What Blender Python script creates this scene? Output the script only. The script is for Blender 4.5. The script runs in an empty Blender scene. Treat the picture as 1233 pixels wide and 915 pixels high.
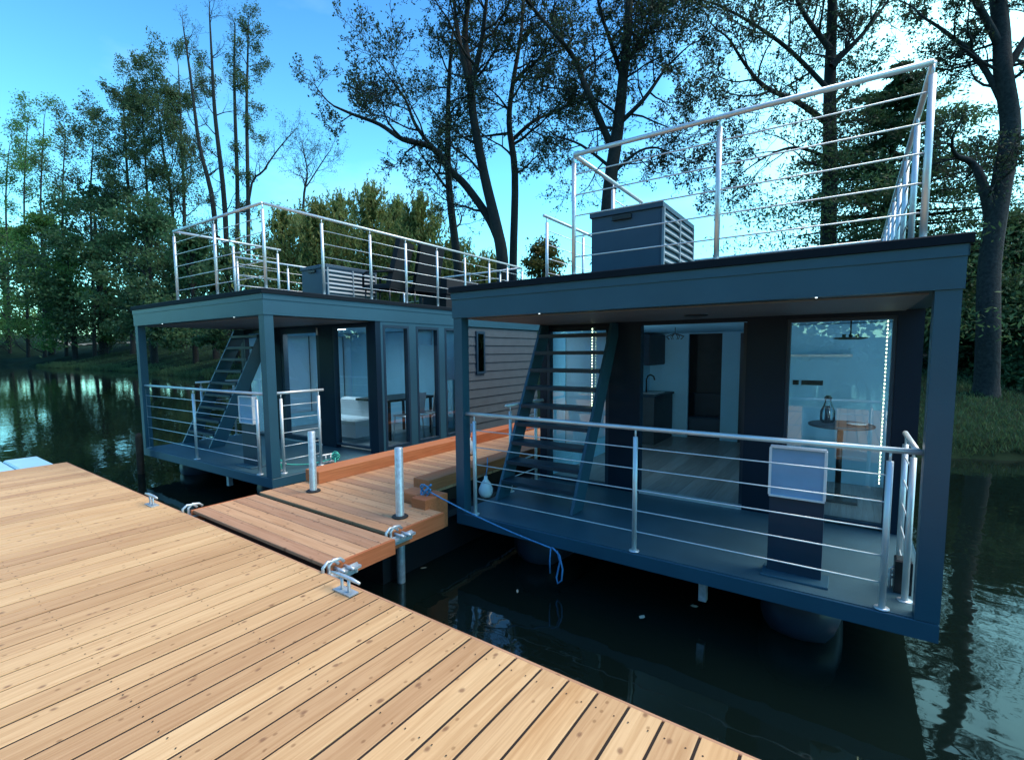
import bpy, math, random
import numpy as np
from mathutils import Vector, Matrix
R_ = math.radians
random.seed(7); RNG = np.random.default_rng(11)
scene = bpy.context.scene
col = scene.collection

# ------------------------------------------------------------------ camera
YAW, PITCH, ROLL, CAMZ = .6047, -.0908, .0011, 2.2692
FW = Vector((-math.sin(YAW)*math.cos(PITCH), math.cos(YAW)*math.cos(PITCH), math.sin(PITCH)))
r0 = Vector((math.cos(YAW), math.sin(YAW), 0)); u0 = r0.cross(FW)
RT = r0*math.cos(ROLL)+u0*math.sin(ROLL); UP = -r0*math.sin(ROLL)+u0*math.cos(ROLL)
cd = bpy.data.cameras.new('camera'); cam = bpy.data.objects.new('camera', cd); col.objects.link(cam)
m = Matrix((RT, UP, -FW)).transposed().to_4x4(); m.translation = (0, 0, CAMZ); cam.matrix_world = m
cd.sensor_width = 36; cd.lens = 36*590.67/1233; cd.shift_y = .0127; cd.clip_end = 2000; cd.clip_start = .05
scene.camera = cam

# ------------------------------------------------------------------ sky, sun, exposure
SUN_EL, SUN_AZ = R_(56), R_(55)        # azimuth measured clockwise from +Y
w = bpy.data.worlds.new('World'); scene.world = w; w.use_nodes = True
nt = w.node_tree; nt.nodes.clear()
out = nt.nodes.new('ShaderNodeOutputWorld'); bg = nt.nodes.new('ShaderNodeBackground')
sky = nt.nodes.new('ShaderNodeTexSky'); sky.sky_type = 'NISHITA'; sky.sun_disc = False
sky.sun_elevation = SUN_EL; sky.sun_rotation = SUN_AZ; sky.air_density = 1.0; sky.dust_density = .3; sky.ozone_density = 2.2
tint = nt.nodes.new('ShaderNodeMixRGB'); tint.blend_type = 'MULTIPLY'; tint.inputs[0].default_value = 1

tcz = nt.nodes.new('ShaderNodeTexCoord'); sxyz = nt.nodes.new('ShaderNodeSeparateXYZ'); zr_ = nt.nodes.new('ShaderNodeValToRGB')
nt.links.new(tcz.outputs['Generated'], sxyz.inputs[0]); nt.links.new(sxyz.outputs[2], zr_.inputs[0])
zr_.color_ramp.elements[0].position = .05; zr_.color_ramp.elements[0].color = (.74, 1.62, 1.42, 1)
zr_.color_ramp.elements[1].position = .55; zr_.color_ramp.elements[1].color = (.33, .80, 1.08, 1)
nt.links.new(zr_.outputs[0], tint.inputs[2])
# thin high cirrus, brighter towards the right of the view
tc = nt.nodes.new('ShaderNodeTexCoord'); mp = nt.nodes.new('ShaderNodeMapping'); mp.inputs['Scale'].default_value = (1.2, 2.2, 5)
cn = nt.nodes.new('ShaderNodeTexNoise'); cn.inputs['Scale'].default_value = 1.6; cn.inputs['Detail'].default_value = 5
cr = nt.nodes.new('ShaderNodeValToRGB'); cr.color_ramp.elements[0].position = .56; cr.color_ramp.elements[1].position = .85
cr.color_ramp.elements[1].color = (.16, .16, .16, 1)
cm = nt.nodes.new('ShaderNodeMixRGB'); cm.inputs[2].default_value = (6.0, 7.6, 8.4, 1)
nt.links.new(tc.outputs['Generated'], mp.inputs[0]); nt.links.new(mp.outputs[0], cn.inputs[0]); nt.links.new(cn.outputs[0], cr.inputs[0])
nt.links.new(sky.outputs[0], tint.inputs[1]); nt.links.new(tint.outputs[0], cm.inputs[1]); nt.links.new(cr.outputs[0], cm.inputs[0])
# soft bright cloud bank high to the right of the view (it is what the water mirrors there)
D0 = (FW+RT*.95-UP*.56); D0 = Vector((D0.x, D0.y, -D0.z)).normalized()
dv = nt.nodes.new('ShaderNodeVectorMath'); dv.operation = 'DOT_PRODUCT'; dv.inputs[1].default_value = D0
nv = nt.nodes.new('ShaderNodeVectorMath'); nv.operation = 'NORMALIZE'; nt.links.new(tc.outputs['Generated'], nv.inputs[0]); nt.links.new(nv.outputs[0], dv.inputs[0])
mr_ = nt.nodes.new('ShaderNodeMapRange'); mr_.interpolation_type = 'SMOOTHSTEP'; mr_.inputs[1].default_value = .88; mr_.inputs[2].default_value = .99; mr_.inputs[4].default_value = .85; nt.links.new(dv.outputs['Value'], mr_.inputs[0])
n3 = nt.nodes.new('ShaderNodeTexNoise'); n3.inputs['Scale'].default_value = 5; n3.inputs['Detail'].default_value = 5; nt.links.new(nv.outputs[0], n3.inputs[0])
m3_ = nt.nodes.new('ShaderNodeMapRange'); m3_.inputs[1].default_value = .30; m3_.inputs[2].default_value = .70; m3_.inputs[3].default_value = .45; nt.links.new(n3.outputs[0], m3_.inputs[0])
mm_ = nt.nodes.new('ShaderNodeMath'); mm_.operation = 'MULTIPLY'; nt.links.new(mr_.outputs[0], mm_.inputs[0]); nt.links.new(m3_.outputs[0], mm_.inputs[1])
c2_ = nt.nodes.new('ShaderNodeMixRGB'); c2_.inputs[2].default_value = (4.2, 9.4, 10.2, 1); nt.links.new(mm_.outputs[0], c2_.inputs[0]); nt.links.new(cm.outputs[0], c2_.inputs[1])
nt.links.new(c2_.outputs[0], bg.inputs[0]); nt.links.new(bg.outputs[0], out.inputs[0])
bg.inputs[1].default_value = .15
sl = bpy.data.lights.new('sun', 'SUN'); sl.energy = 2.1; sl.angle = R_(40); sl.color = (1, .86, .68)
so = bpy.data.objects.new('sun', sl); col.objects.link(so)
sd = Vector((math.sin(SUN_AZ)*math.cos(SUN_EL), math.cos(SUN_AZ)*math.cos(SUN_EL), math.sin(SUN_EL)))
so.rotation_euler = sd.to_track_quat('Z', 'Y').to_euler()
scene.view_settings.view_transform = 'Standard'; scene.view_settings.look = 'None'
scene.view_settings.exposure = 1.08; scene.view_settings.gamma = 1
scene.render.engine = 'CYCLES'
scene.cycles.max_bounces = 8; scene.cycles.transparent_max_bounces = 12

# ------------------------------------------------------------------ materials
def mat(name, rgb=(.5, .5, .5), rough=.5, metal=0., var=.12, vscale=3., bump=0., bscale=30., spec=.5):
    m = bpy.data.materials.new(name); m.use_nodes = True; n = m.node_tree; b = n.nodes['Principled BSDF']
    b.inputs['Roughness'].default_value = rough; b.inputs['Metallic'].default_value = metal
    b.inputs['Specular IOR Level'].default_value = spec
    t = n.nodes.new('ShaderNodeTexCoord'); no = n.nodes.new('ShaderNodeTexNoise'); no.inputs['Scale'].default_value = vscale
    no.inputs['Detail'].default_value = 6; n.links.new(t.outputs['Object'], no.inputs[0])
    r = n.nodes.new('ShaderNodeValToRGB'); r.color_ramp.elements[0].position = .3; r.color_ramp.elements[1].position = .7
    r.color_ramp.elements[0].color = tuple(c*(1-var) for c in rgb)+(1,); r.color_ramp.elements[1].color = tuple(min(1, c*(1+var)) for c in rgb)+(1,)
    n.links.new(no.outputs[0], r.inputs[0]); n.links.new(r.outputs[0], b.inputs['Base Color'])
    if bump:
        nb = n.nodes.new('ShaderNodeTexNoise'); nb.inputs['Scale'].default_value = bscale; nb.inputs['Detail'].default_value = 4
        bu = n.nodes.new('ShaderNodeBump'); bu.inputs['Strength'].default_value = bump; bu.inputs['Distance'].default_value = .02
        n.links.new(t.outputs['Object'], nb.inputs[0]); n.links.new(nb.outputs[0], bu.inputs['Height']); n.links.new(bu.outputs[0], b.inputs['Normal'])
    return m

def wood(name, ramp, along='Y', knots=True, gain=1.0, rough=.6, knot_amount=.30):
    """boards: attribute v is the board's own random number, grain runs along one axis"""
    m = bpy.data.materials.new(name); m.use_nodes = True; n = m.node_tree; b = n.nodes['Principled BSDF']; L = n.links.new
    t = n.nodes.new('ShaderNodeTexCoord'); a = n.nodes.new('ShaderNodeAttribute'); a.attribute_name = 'v'
    ml = n.nodes.new('ShaderNodeMath'); ml.operation = 'MULTIPLY'; ml.inputs[1].default_value = 53.7; L(a.outputs['Fac'], ml.inputs[0])
    ad = n.nodes.new('ShaderNodeVectorMath'); ad.operation = 'ADD'; L(t.outputs['Object'], ad.inputs[0]); L(ml.outputs[0], ad.inputs[1])
    def mapped(sx, sl):
        k = n.nodes.new('ShaderNodeMapping'); k.inputs['Scale'].default_value = (sx, sl, sx) if along == 'Y' else (sl, sx, sx)
        L(ad.outputs[0], k.inputs[0]); return k
    def noise(k, sc, det=6, dist=0.):
        o = n.nodes.new('ShaderNodeTexNoise'); o.inputs['Scale'].default_value = sc; o.inputs['Detail'].default_value = det
        o.inputs['Distortion'].default_value = dist; L(k.outputs[0], o.inputs[0]); return o
    base = n.nodes.new('ShaderNodeValToRGB'); e = base.color_ramp.elements
    while len(e) < len(ramp): e.new(.5)
    for i, (p, c) in enumerate(ramp): e[i].position = p; e[i].color = tuple(x*gain for x in c)+(1,)
    low = noise(mapped(5, .55), 1.0, 3, .3)
    mx = n.nodes.new('ShaderNodeMath'); mx.operation = 'MULTIPLY_ADD'; mx.inputs[1].default_value = .55; L(low.outputs[0], mx.inputs[0])
    sb = n.nodes.new('ShaderNodeMath'); sb.operation = 'MULTIPLY_ADD'; sb.inputs[1].default_value = .75; sb.inputs[2].default_value = -.15; L(a.outputs['Fac'], sb.inputs[0]); L(sb.outputs[0], mx.inputs[2])
    L(mx.outputs[0], base.inputs[0])
    fine = noise(mapped(28, 1.1), 1.5, 8, 1.2)
    fr = n.nodes.new('ShaderNodeValToRGB'); fr.color_ramp.elements[0].position = .32; fr.color_ramp.elements[1].position = .62
    fr.color_ramp.elements[0].color = (.74, .66, .58, 1); fr.color_ramp.elements[1].color = (1, 1, 1, 1); L(fine.outputs[0], fr.inputs[0])
    m1 = n.nodes.new('ShaderNodeMixRGB'); m1.blend_type = 'MULTIPLY'; m1.inputs[0].default_value = .8; L(base.outputs[0], m1.inputs[1]); L(fr.outputs[0], m1.inputs[2])
    last = m1.outputs[0]
    if knots:
        kp = mapped(7.5, 5.0); vo = n.nodes.new('ShaderNodeTexVoronoi'); vo.voronoi_dimensions = '2D'; vo.inputs['Scale'].default_value = 1.0; L(kp.outputs[0], vo.inputs[0])
        dn = noise(mapped(16, 8), 1.5, 3)
        s2 = n.nodes.new('ShaderNodeMath'); s2.operation = 'MULTIPLY_ADD'; s2.inputs[1].default_value = .16; L(dn.outputs[0], s2.inputs[0]); L(vo.outputs['Distance'], s2.inputs[2])
        kr = n.nodes.new('ShaderNodeValToRGB'); kr.color_ramp.elements[0].position = .12; kr.color_ramp.elements[1].position = .19
        kr.color_ramp.elements[0].color = (1, 1, 1, 1); kr.color_ramp.elements[1].color = (0, 0, 0, 1); L(s2.outputs[0], kr.inputs[0])
        wn = n.nodes.new('ShaderNodeSeparateColor'); L(vo.outputs['Color'], wn.inputs[0])
        gt = n.nodes.new('ShaderNodeMath'); gt.operation = 'GREATER_THAN'; gt.inputs[1].default_value = 1-knot_amount; L(wn.outputs[0], gt.inputs[0])
        km = n.nodes.new('ShaderNodeMath'); km.operation = 'MULTIPLY'; L(kr.outputs[0], km.inputs[0]); L(gt.outputs[0], km.inputs[1])
        ks = n.nodes.new('ShaderNodeMath'); ks.operation = 'MULTIPLY'; ks.inputs[1].default_value = .78; L(km.outputs[0], ks.inputs[0])
        m2 = n.nodes.new('ShaderNodeMixRGB'); m2.blend_type = 'MIX'; m2.inputs[2].default_value = (.20*gain, .095*gain, .045*gain, 1); L(ks.outputs[0], m2.inputs[0]); L(last, m2.inputs[1]); last = m2.outputs[0]
        # small nail / dirt specks
        sp = mapped(22, 16); v2 = n.nodes.new('ShaderNodeTexVoronoi'); v2.voronoi_dimensions = '2D'; v2.inputs['Scale'].default_value = 1; L(sp.outputs[0], v2.inputs[0])
        r2 = n.nodes.new('ShaderNodeValToRGB'); r2.color_ramp.elements[0].position = .10; r2.color_ramp.elements[1].position = .22
        r2.color_ramp.elements[0].color = (.55, .5, .45, 1); r2.color_ramp.elements[1].color = (1, 1, 1, 1); w2 = n.nodes.new('ShaderNodeSeparateColor'); L(v2.outputs['Color'], w2.inputs[0]); g2 = n.nodes.new('ShaderNodeMath'); g2.operation = 'LESS_THAN'; g2.inputs[1].default_value = .93; L(w2.outputs[0], g2.inputs[0])
        a2_ = n.nodes.new('ShaderNodeMath'); a2_.operation = 'ADD'; L(v2.outputs['Distance'], a2_.inputs[0]); L(g2.outputs[0], a2_.inputs[1]); L(a2_.outputs[0], r2.inputs[0])
        m3 = n.nodes.new('ShaderNodeMixRGB'); m3.blend_type = 'MULTIPLY'; m3.inputs[0].default_value = .8; L(last, m3.inputs[1]); L(r2.outputs[0], m3.inputs[2]); last = m3.outputs[0]
    L(last, b.inputs['Base Color']); b.inputs['Roughness'].default_value = rough; b.inputs['Specular IOR Level'].default_value = .3
    bu = n.nodes.new('ShaderNodeBump'); bu.inputs['Strength'].default_value = .25; bu.inputs['Distance'].default_value = .004
    L(fine.outputs[0], bu.inputs['Height']); L(bu.outputs[0], b.inputs['Normal'])
    return m

M = {}
LARCH = [(0., (.47, .258, .122)), (.3, (.56, .328, .154)), (.52, (.63, .382, .182)), (.75, (.69, .435, .212)), (1., (.60, .332, .140))]
M['deck_y'] = wood('larch_boards', LARCH, 'Y', gain=1.05)
M['deck_x'] = wood('larch_boards_weathered', [(0., (.40, .205, .115)), (.35, (.50, .275, .155)), (.65, (.60, .345, .185)), (1., (.54, .27, .13))], 'X', gain=1.08, knot_amount=.45)
M['beam_y'] = wood('oiled_beam', [(0., (.46, .135, .052)), (.5, (.54, .175, .07)), (1., (.60, .22, .09))], 'Y', knots=False)
M['beam_x'] = wood('oiled_board_edge', [(0., (.46, .14, .052)), (.5, (.54, .175, .07)), (1., (.60, .22, .09))], 'X', knots=False)
M['paint'] = mat('blue_grey_paint', (.021, .080, .118), .42, var=.10, vscale=1.4, bump=.05, bscale=60)
M['paint_dark'] = mat('dark_blue_paint', (.009, .032, .058), .45, var=.15, vscale=2)
M['wall_panel'] = mat('dark_facade_panel', (.004, .017, .034), .45, var=.12, vscale=1.5, spec=.25)
M['trim'] = mat('roof_edge_membrane', (.004, .010, .016), .7, var=.15, spec=.15)
M['deckfloor'] = mat('blue_grey_deck_panel', (.046, .104, .128), .42, var=.16, vscale=1.8, bump=.12, bscale=90, spec=.35)
M['soffit'] = mat('grey_soffit', (.12, .15, .17), .6, var=.05)
M['siding'] = mat('grey_siding', (.050, .066, .078), .6, var=.12, vscale=6)
M['steel'] = mat('brushed_steel', (.66, .70, .71), .42, .5, var=.06, vscale=8)
M['zinc'] = mat('galvanised_steel', (.55, .60, .62), .42, .55, var=.2, vscale=25)
M['rust'] = mat('rusty_steel', (.07, .035, .02), .8, .2, var=.4, vscale=12, bump=.4)
M['dryleaf'] = mat('pale_dry_leaf', (.45, .42, .30), .7, var=.2)
M['black'] = mat('black_plastic', (.010, .011, .013), .4, var=.1)
M['slat'] = mat('pale_grey_slat', (.26, .31, .34), .5, var=.06)
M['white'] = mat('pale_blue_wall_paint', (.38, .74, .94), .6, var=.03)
M['whitegloss'] = mat('white_lacquer', (.75, .77, .78), .25, var=.03)
M['roomfloor'] = wood('grey_laminate', [(0., (.22, .23, .23)), (.5, (.33, .34, .34)), (1., (.43, .44, .44))], 'Y', knots=False, rough=.35)
M['steps'] = mat('blue_stair_tread', (.014, .034, .050), .5, var=.15)
M['box'] = mat('dark_grey_storage_plastic', (.034, .068, .105), .5, var=.06, vscale=5)
M['gap'] = mat('dark_gap_shade', (.022, .014, .009), .95)  # dark colour standing in for the shade between deck boards
M['pontoon'] = mat('dark_polythene_float', (.022, .034, .050), .4, var=.15, vscale=3)
M['floatblue'] = mat('pale_blue_float', (.36, .62, .74), .5, var=.06, vscale=5)
M['rope'] = mat('blue_rope', (.07, .26, .50), .75, var=.25, vscale=60, bump=.5, bscale=150)
M['ropegreen'] = mat('green_rope', (.05, .42, .33), .75, var=.25, vscale=60)
M['fender'] = mat('white_vinyl', (.72, .76, .76), .35, var=.04)
M['rubber'] = mat('black_rubber', (.02, .02, .02), .7, var=.2)
M['print'] = mat('pale_blue_print', (.20, .38, .56), .35, var=.10, vscale=4)
M['fabric'] = mat('white_linen', (.6, .65, .68), .9, var=.06)
M['charcoal'] = mat('charcoal_wicker', (.007, .008, .011), .75, var=.3, vscale=40)
M['bark'] = mat('dark_bark', (.014, .013, .011), .9, var=.45, vscale=9, bump=.9, bscale=14)
M['barkgrey'] = mat('grey_bark', (.020, .021, .020), .9, var=.6, vscale=14, bump=1., bscale=26)
M['bottle'] = mat('dark_bottle', (.01, .015, .012), .1, var=.05)

def emit(name, rgb, s):
    m = bpy.data.materials.new(name); m.use_nodes = True; b = m.node_tree.nodes['Principled BSDF']
    b.inputs['Base Color'].default_value = (.8, .8, .7, 1); b.inputs['Emission Color'].default_value = rgb+(1,); b.inputs['Emission Strength'].default_value = s
    return m
M['led'] = emit('led_diode', (.75, 1., .62), 2.6)
M['spot'] = emit('spot_lens', (.7, .9, 1.), 1.2)

def glass(name, tintc=(.72, .88, .94), boost=1.5, base=.04):
    m = bpy.data.materials.new(name); m.use_nodes = True; n = m.node_tree; n.nodes.remove(n.nodes['Principled BSDF']); L = n.links.new
    o = n.nodes['Material Output']; tr = n.nodes.new('ShaderNodeBsdfTransparent'); tr.inputs[0].default_value = tintc+(1,)
    gl = n.nodes.new('ShaderNodeBsdfGlossy'); gl.inputs['Roughness'].default_value = .01
    fr = n.nodes.new('ShaderNodeFresnel'); fr.inputs[0].default_value = 1.5
    ma = n.nodes.new('ShaderNodeMath'); ma.operation = 'MULTIPLY_ADD'; ma.inputs[1].default_value = boost; ma.inputs[2].default_value = base; ma.use_clamp = True
    mx = n.nodes.new('ShaderNodeMixShader'); L(fr.outputs[0], ma.inputs[0]); L(ma.outputs[0], mx.inputs[0]); L(tr.outputs[0], mx.inputs[1]); L(gl.outputs[0], mx.inputs[2]); L(mx.outputs[0], o.inputs[0])
    return m
M['glass'] = glass('window_glass', (.84, .94, .98), 2.0, .07); M['clear'] = glass('clear_acrylic', (.85, .92, .95), 1.2, .03)

M['blind'] = bpy.data.materials.new('added_translucent_blind'); M['blind'].use_nodes = True  # for blinds added to pass a soft glow into the rooms
_n = M['blind'].node_tree; _b = _n.nodes['Principled BSDF']; _b.inputs['Base Color'].default_value = (.75, .86, .92, 1); _b.inputs['Roughness'].default_value = .9
_t = _n.nodes.new('ShaderNodeBsdfTranslucent'); _t.inputs[0].default_value = (.78, .90, .96, 1); _m = _n.nodes.new('ShaderNodeMixShader'); _m.inputs[0].default_value = .6
_n.links.new(_b.outputs[0], _m.inputs[1]); _n.links.new(_t.outputs[0], _m.inputs[2]); _n.links.new(_m.outputs[0], _n.nodes['Material Output'].inputs[0])

def leafmat(name, c0, c1, c2, trans=.35):
    m = bpy.data.materials.new(name); m.use_nodes = True; n = m.node_tree; b = n.nodes['Principled BSDF']; L = n.links.new
    a = n.nodes.new('ShaderNodeAttribute'); a.attribute_name = 'v'
    r = n.nodes.new('ShaderNodeValToRGB'); e = r.color_ramp.elements; e.new(.5)
    for i, (p, c) in enumerate(((0., c0), (.5, c1), (1., c2))): e[i].position = p; e[i].color = c+(1,)
    L(a.outputs['Fac'], r.inputs[0]); L(r.outputs[0], b.inputs['Base Color']); b.inputs['Roughness'].default_value = .6; b.inputs['Specular IOR Level'].default_value = .2
    tl = n.nodes.new('ShaderNodeBsdfTranslucent'); L(r.outputs[0], tl.inputs[0]); mx = n.nodes.new('ShaderNodeMixShader'); mx.inputs[0].default_value = trans
    L(b.outputs[0], mx.inputs[1]); L(tl.outputs[0], mx.inputs[2]); L(mx.outputs[0], n.nodes['Material Output'].inputs[0])
    return m
M['leaf_alder'] = leafmat('alder_leaf', (.028, .046, .026), (.046, .074, .038), (.080, .115, .055), .45)
M['leaf_brown'] = leafmat('budding_twig_leaf', (.046, .072, .034), (.076, .116, .052), (.120, .165, .070), .5)
M['leaf_dark'] = leafmat('dark_foliage', (.032, .068, .032), (.062, .118, .050), (.100, .175, .070), .4)
M['leaf_green'] = leafmat('fresh_green_foliage', (.065, .130, .036), (.115, .215, .058), (.165, .280, .078), .45)
M['leaf_pine'] = leafmat('young_pine_needles', (.105, .150, .042), (.175, .225, .068), (.250, .285, .105), .5)
M['leaf_gold'] = leafmat('golden_green_foliage', (.070, .075, .024), (.120, .120, .036), (.170, .165, .050))

# ------------------------------------------------------------------ object helpers
def tag(o, label=None, cat=None, group=None, kind=None):
    if label: o['label'] = label
    if cat: o['category'] = cat
    if group: o['group'] = group
    if kind: o['kind'] = kind
    return o
def empty(name, loc=(0, 0, 0), rot=(0, 0, 0), s=1.):
    o = bpy.data.objects.new(name, None); o.location = loc; o.rotation_euler = rot; o.scale = (s, s, s); o.empty_display_size = .2; col.objects.link(o); return o

class MB:
    """collects shapes and links them as ONE mesh object"""
    def __init__(s): s.v = []; s.f = []; s.a = []; s.sm = []
    def add(s, vs, fs, v=None, smooth=False):
        b = len(s.v); s.v += [tuple(p) for p in vs]; s.f += [tuple(i+b for i in f) for f in fs]
        s.a += [random.random() if v is None else v]*len(vs); s.sm += [smooth]*len(fs); return s
    def box(s, x0, x1, y0, y1, z0, z1, c=0., v=None):
        if x1 < x0: x0, x1 = x1, x0
        if y1 < y0: y0, y1 = y1, y0
        if not c:
            vs = [(x, y, z) for z in (z0, z1) for y in (y0, y1) for x in (x0, x1)]
            return s.add(vs, [(0, 2, 3, 1), (4, 5, 7, 6), (0, 1, 5, 4), (2, 6, 7, 3), (0, 4, 6, 2), (1, 3, 7, 5)], v)
        vs = []
        for z, d in ((z0, 0), (z1-c, 0), (z1, c)):
            vs += [(x0+d, y0+d, z), (x1-d, y0+d, z), (x1-d, y1-d, z), (x0+d, y1-d, z)]
        fs = [(3, 2, 1, 0), (8, 9, 10, 11)]
        for k in (0, 4):
            for i in range(4): j = (i+1) % 4; fs.append((k+i, k+j, k+4+j, k+4+i))
        return s.add(vs, fs, v)
    def obox(s, c, ax, ay, az, v=None):
        """oriented box: centre and three half-axis vectors"""
        c, ax, ay, az = map(Vector, (c, ax, ay, az))
        vs = [c+ax*i+ay*j+az*k for k in (-1, 1) for j in (-1, 1) for i in (-1, 1)]
        return s.add(vs, [(0, 2, 3, 1), (4, 5, 7, 6), (0, 1, 5, 4), (2, 6, 7, 3), (0, 4, 6, 2), (1, 3, 7, 5)], v)
    def tube(s, pts, r, n=8, cap=True, v=None):
        pts = [Vector(p) for p in pts]; rs = r if isinstance(r, (list, tuple)) else [r]*len(pts)
        vs = []; fs = []; pu = None
        for i, p in enumerate(pts):
            d = (pts[min(i+1, len(pts)-1)]-pts[max(i-1, 0)])
            if d.length < 1e-9: d = Vector((0, 0, 1))
            d.normalize()
            if pu is None: pu = d.orthogonal().normalized()
            pu = (pu-d*pu.dot(d))
            pu = pu.normalized() if pu.length > 1e-6 else d.orthogonal().normalized()
            w_ = d.cross(pu)
            for k in range(n):
                a = 2*math.pi*k/n; vs.append(p+(pu*math.cos(a)+w_*math.sin(a))*rs[i])
        for i in range(len(pts)-1):
            for k in range(n):
                j = (k+1) % n; fs.append((i*n+k, i*n+j, (i+1)*n+j, (i+1)*n+k))
        if cap: fs.append(tuple(range(n-1, -1, -1))); fs.append(tuple(range((len(pts)-1)*n, len(pts)*n)))
        return s.add(vs, fs, v, True)
    def lathe(s, prof, c=(0, 0, 0), n=20, v=None):
        vs = []; fs = []
        for (r, z) in prof:
            for k in range(n): a = 2*math.pi*k/n; vs.append((c[0]+r*math.cos(a), c[1]+r*math.sin(a), c[2]+z))
        for i in range(len(prof)-1):
            for k in range(n): j = (k+1) % n; fs.append((i*n+k, i*n+j, (i+1)*n+j, (i+1)*n+k))
        fs.append(tuple(range(n-1, -1, -1))); fs.append(tuple(range((len(prof)-1)*n, len(prof)*n)))
        return s.add(vs, fs, v, True)
    def build(s, name, material, parent=None, loc=None):
        me = bpy.data.meshes.new(name); me.from_pydata([tuple(p) for p in s.v], [], s.f)
        a = me.attributes.new('v', 'FLOAT', 'POINT'); a.data.foreach_set('value', s.a)
        me.polygons.foreach_set('use_smooth', s.sm)
        me.materials.append(material); me.update()
        o = bpy.data.objects.new(name, me); col.objects.link(o)
        if parent: o.parent = parent
        if loc: o.location = loc
        return o

def at(px, py, d):
    """point seen at pixel (px,py) of the 1233x915 photo, d metres ahead: used once to lay the place out"""
    return Vector((0, 0, CAMZ))+(FW+RT*((px-616.5)/590.67)-UP*((py-473.17)/590.67))*d

# ------------------------------------------------------------------ terrain, water, path
SH = [(-400, 14), (-120, 15), (-90, 15.5), (-55, 18), (-40, 17.5), (-26, 16), (-15, 13.5), (-8, 11), (-2, 11), (3, 14.5), (8, 16.5), (14, 15), (30, 9), (60, 2), (400, -40)]
def shore(x):
    for (a, ya), (b, yb) in zip(SH, SH[1:]):
        if x <= b: return ya+(yb-ya)*(x-a)/(b-a)
    return SH[-1][1]
def gz(x, y):
    d = max(y-shore(x), -x-96, -42-y)
    d += .35*math.sin(x*.9)+.25*math.sin(x*2.3+1)
    if d < 0: return max(-1.2, d*.5)
    sl_ = .15+.10*min(1, max(0, (-x-5)/20)); h = .30*min(1, d/.5)+sl_*max(0, min(d, 11)-.5)+.07*max(0, min(d, 40)-11)+.02*max(0, min(d, 140)-40)
    return h+.05*math.sin(x*.6+y*.4)*min(1, d/3)
def axis(lo, hi, c0, c1, fine, g=1.22):
    a = list(np.arange(c0, c1, fine)); s_ = fine; x = c1
    while x < hi: a.append(x); s_ *= g; x += s_
    a.append(hi); s_ = fine; x = c0; b = []
    while x > lo: s_ *= g; x -= s_; b.append(max(x, lo))
    return sorted(set(b+a))
xs = axis(-420, 420, -75, 20, .7); ys = axis(-300, 420, 8, 30, .5)
mb = MB(); nx = len(xs)
mb.add([(x, y, gz(x, y)) for y in ys for x in xs], [(j*nx+i, j*nx+i+1, (j+1)*nx+i+1, (j+1)*nx+i) for j in range(len(ys)-1) for i in range(nx-1)], .5, True)
gm = mat('grass_ground', (.009, .021, .010), .95, var=.45, vscale=.9, bump=.8, bscale=6, spec=.05)
tag(mb.build('ground', gm), 'grassy bank rising from the lake shore', kind='structure')
# path on the bank: a strip 4 mm above the ground it follows
mb = MB(); pv = []; pf = []
pxs = list(np.arange(-120, 40, 1.2))
for x in pxs:
    for k in (0, .5, 1.0): yy = shore(x)+11+1.2*math.sin(x*.07)+k*1.7; pv.append((x, yy, gz(x, yy)+.03))
for i in range(len(pxs)-1):
    for k in (0, 1): a = i*3+k; pf.append((a, a+3, a+4, a+1))
mb.add(pv, pf, .5, True)
tag(mb.build('path', mat('gravel_path', (.16, .15, .12), .95, var=.2, vscale=3)), 'pale gravel path along the bank', kind='structure')

wm = bpy.data.materials.new('lake_water'); wm.use_nodes = True; n = wm.node_tree; b = n.nodes['Principled BSDF']; L = n.links.new
b.inputs['Base Color'].default_value = (.004, .009, .007, 1); b.inputs['Roughness'].default_value = .03; b.inputs['IOR'].default_value = 1.42
t = n.nodes.new('ShaderNodeTexCoord')
def wnoise(sc, sx, sy, det, dist=0):
    k = n.nodes.new('ShaderNodeMapping'); k.inputs['Scale'].default_value = (sx, sy, 1); k.inputs['Rotation'].default_value = (0, 0, .5); L(t.outputs['Object'], k.inputs[0])
    o = n.nodes.new('ShaderNodeTexNoise'); o.inputs['Scale'].default_value = sc; o.inputs['Detail'].default_value = det; o.inputs['Distortion'].default_value = dist; L(k.outputs[0], o.inputs[0]); return o
a1 = wnoise(2.6, 1, 1.6, 2, .4); a2 = wnoise(.5, 1, 1, 2)
mu = n.nodes.new('ShaderNodeMath'); mu.operation = 'MULTIPLY'; L(a1.outputs[0], mu.inputs[0]); L(a2.outputs[0], mu.inputs[1])
bu = n.nodes.new('ShaderNodeBump'); bu.inputs['Strength'].default_value = .12; bu.inputs['Distance'].default_value = .06; L(mu.outputs[0], bu.inputs['Height']); L(bu.outputs[0], b.inputs['Normal'])
mb = MB(); mb.add([(-420, -300, 0), (420, -300, 0), (420, 420, 0), (-420, 420, 0)], [(0, 1, 2, 3)])
tag(mb.build('water', wm), 'still dark lake water', kind='structure')

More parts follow.
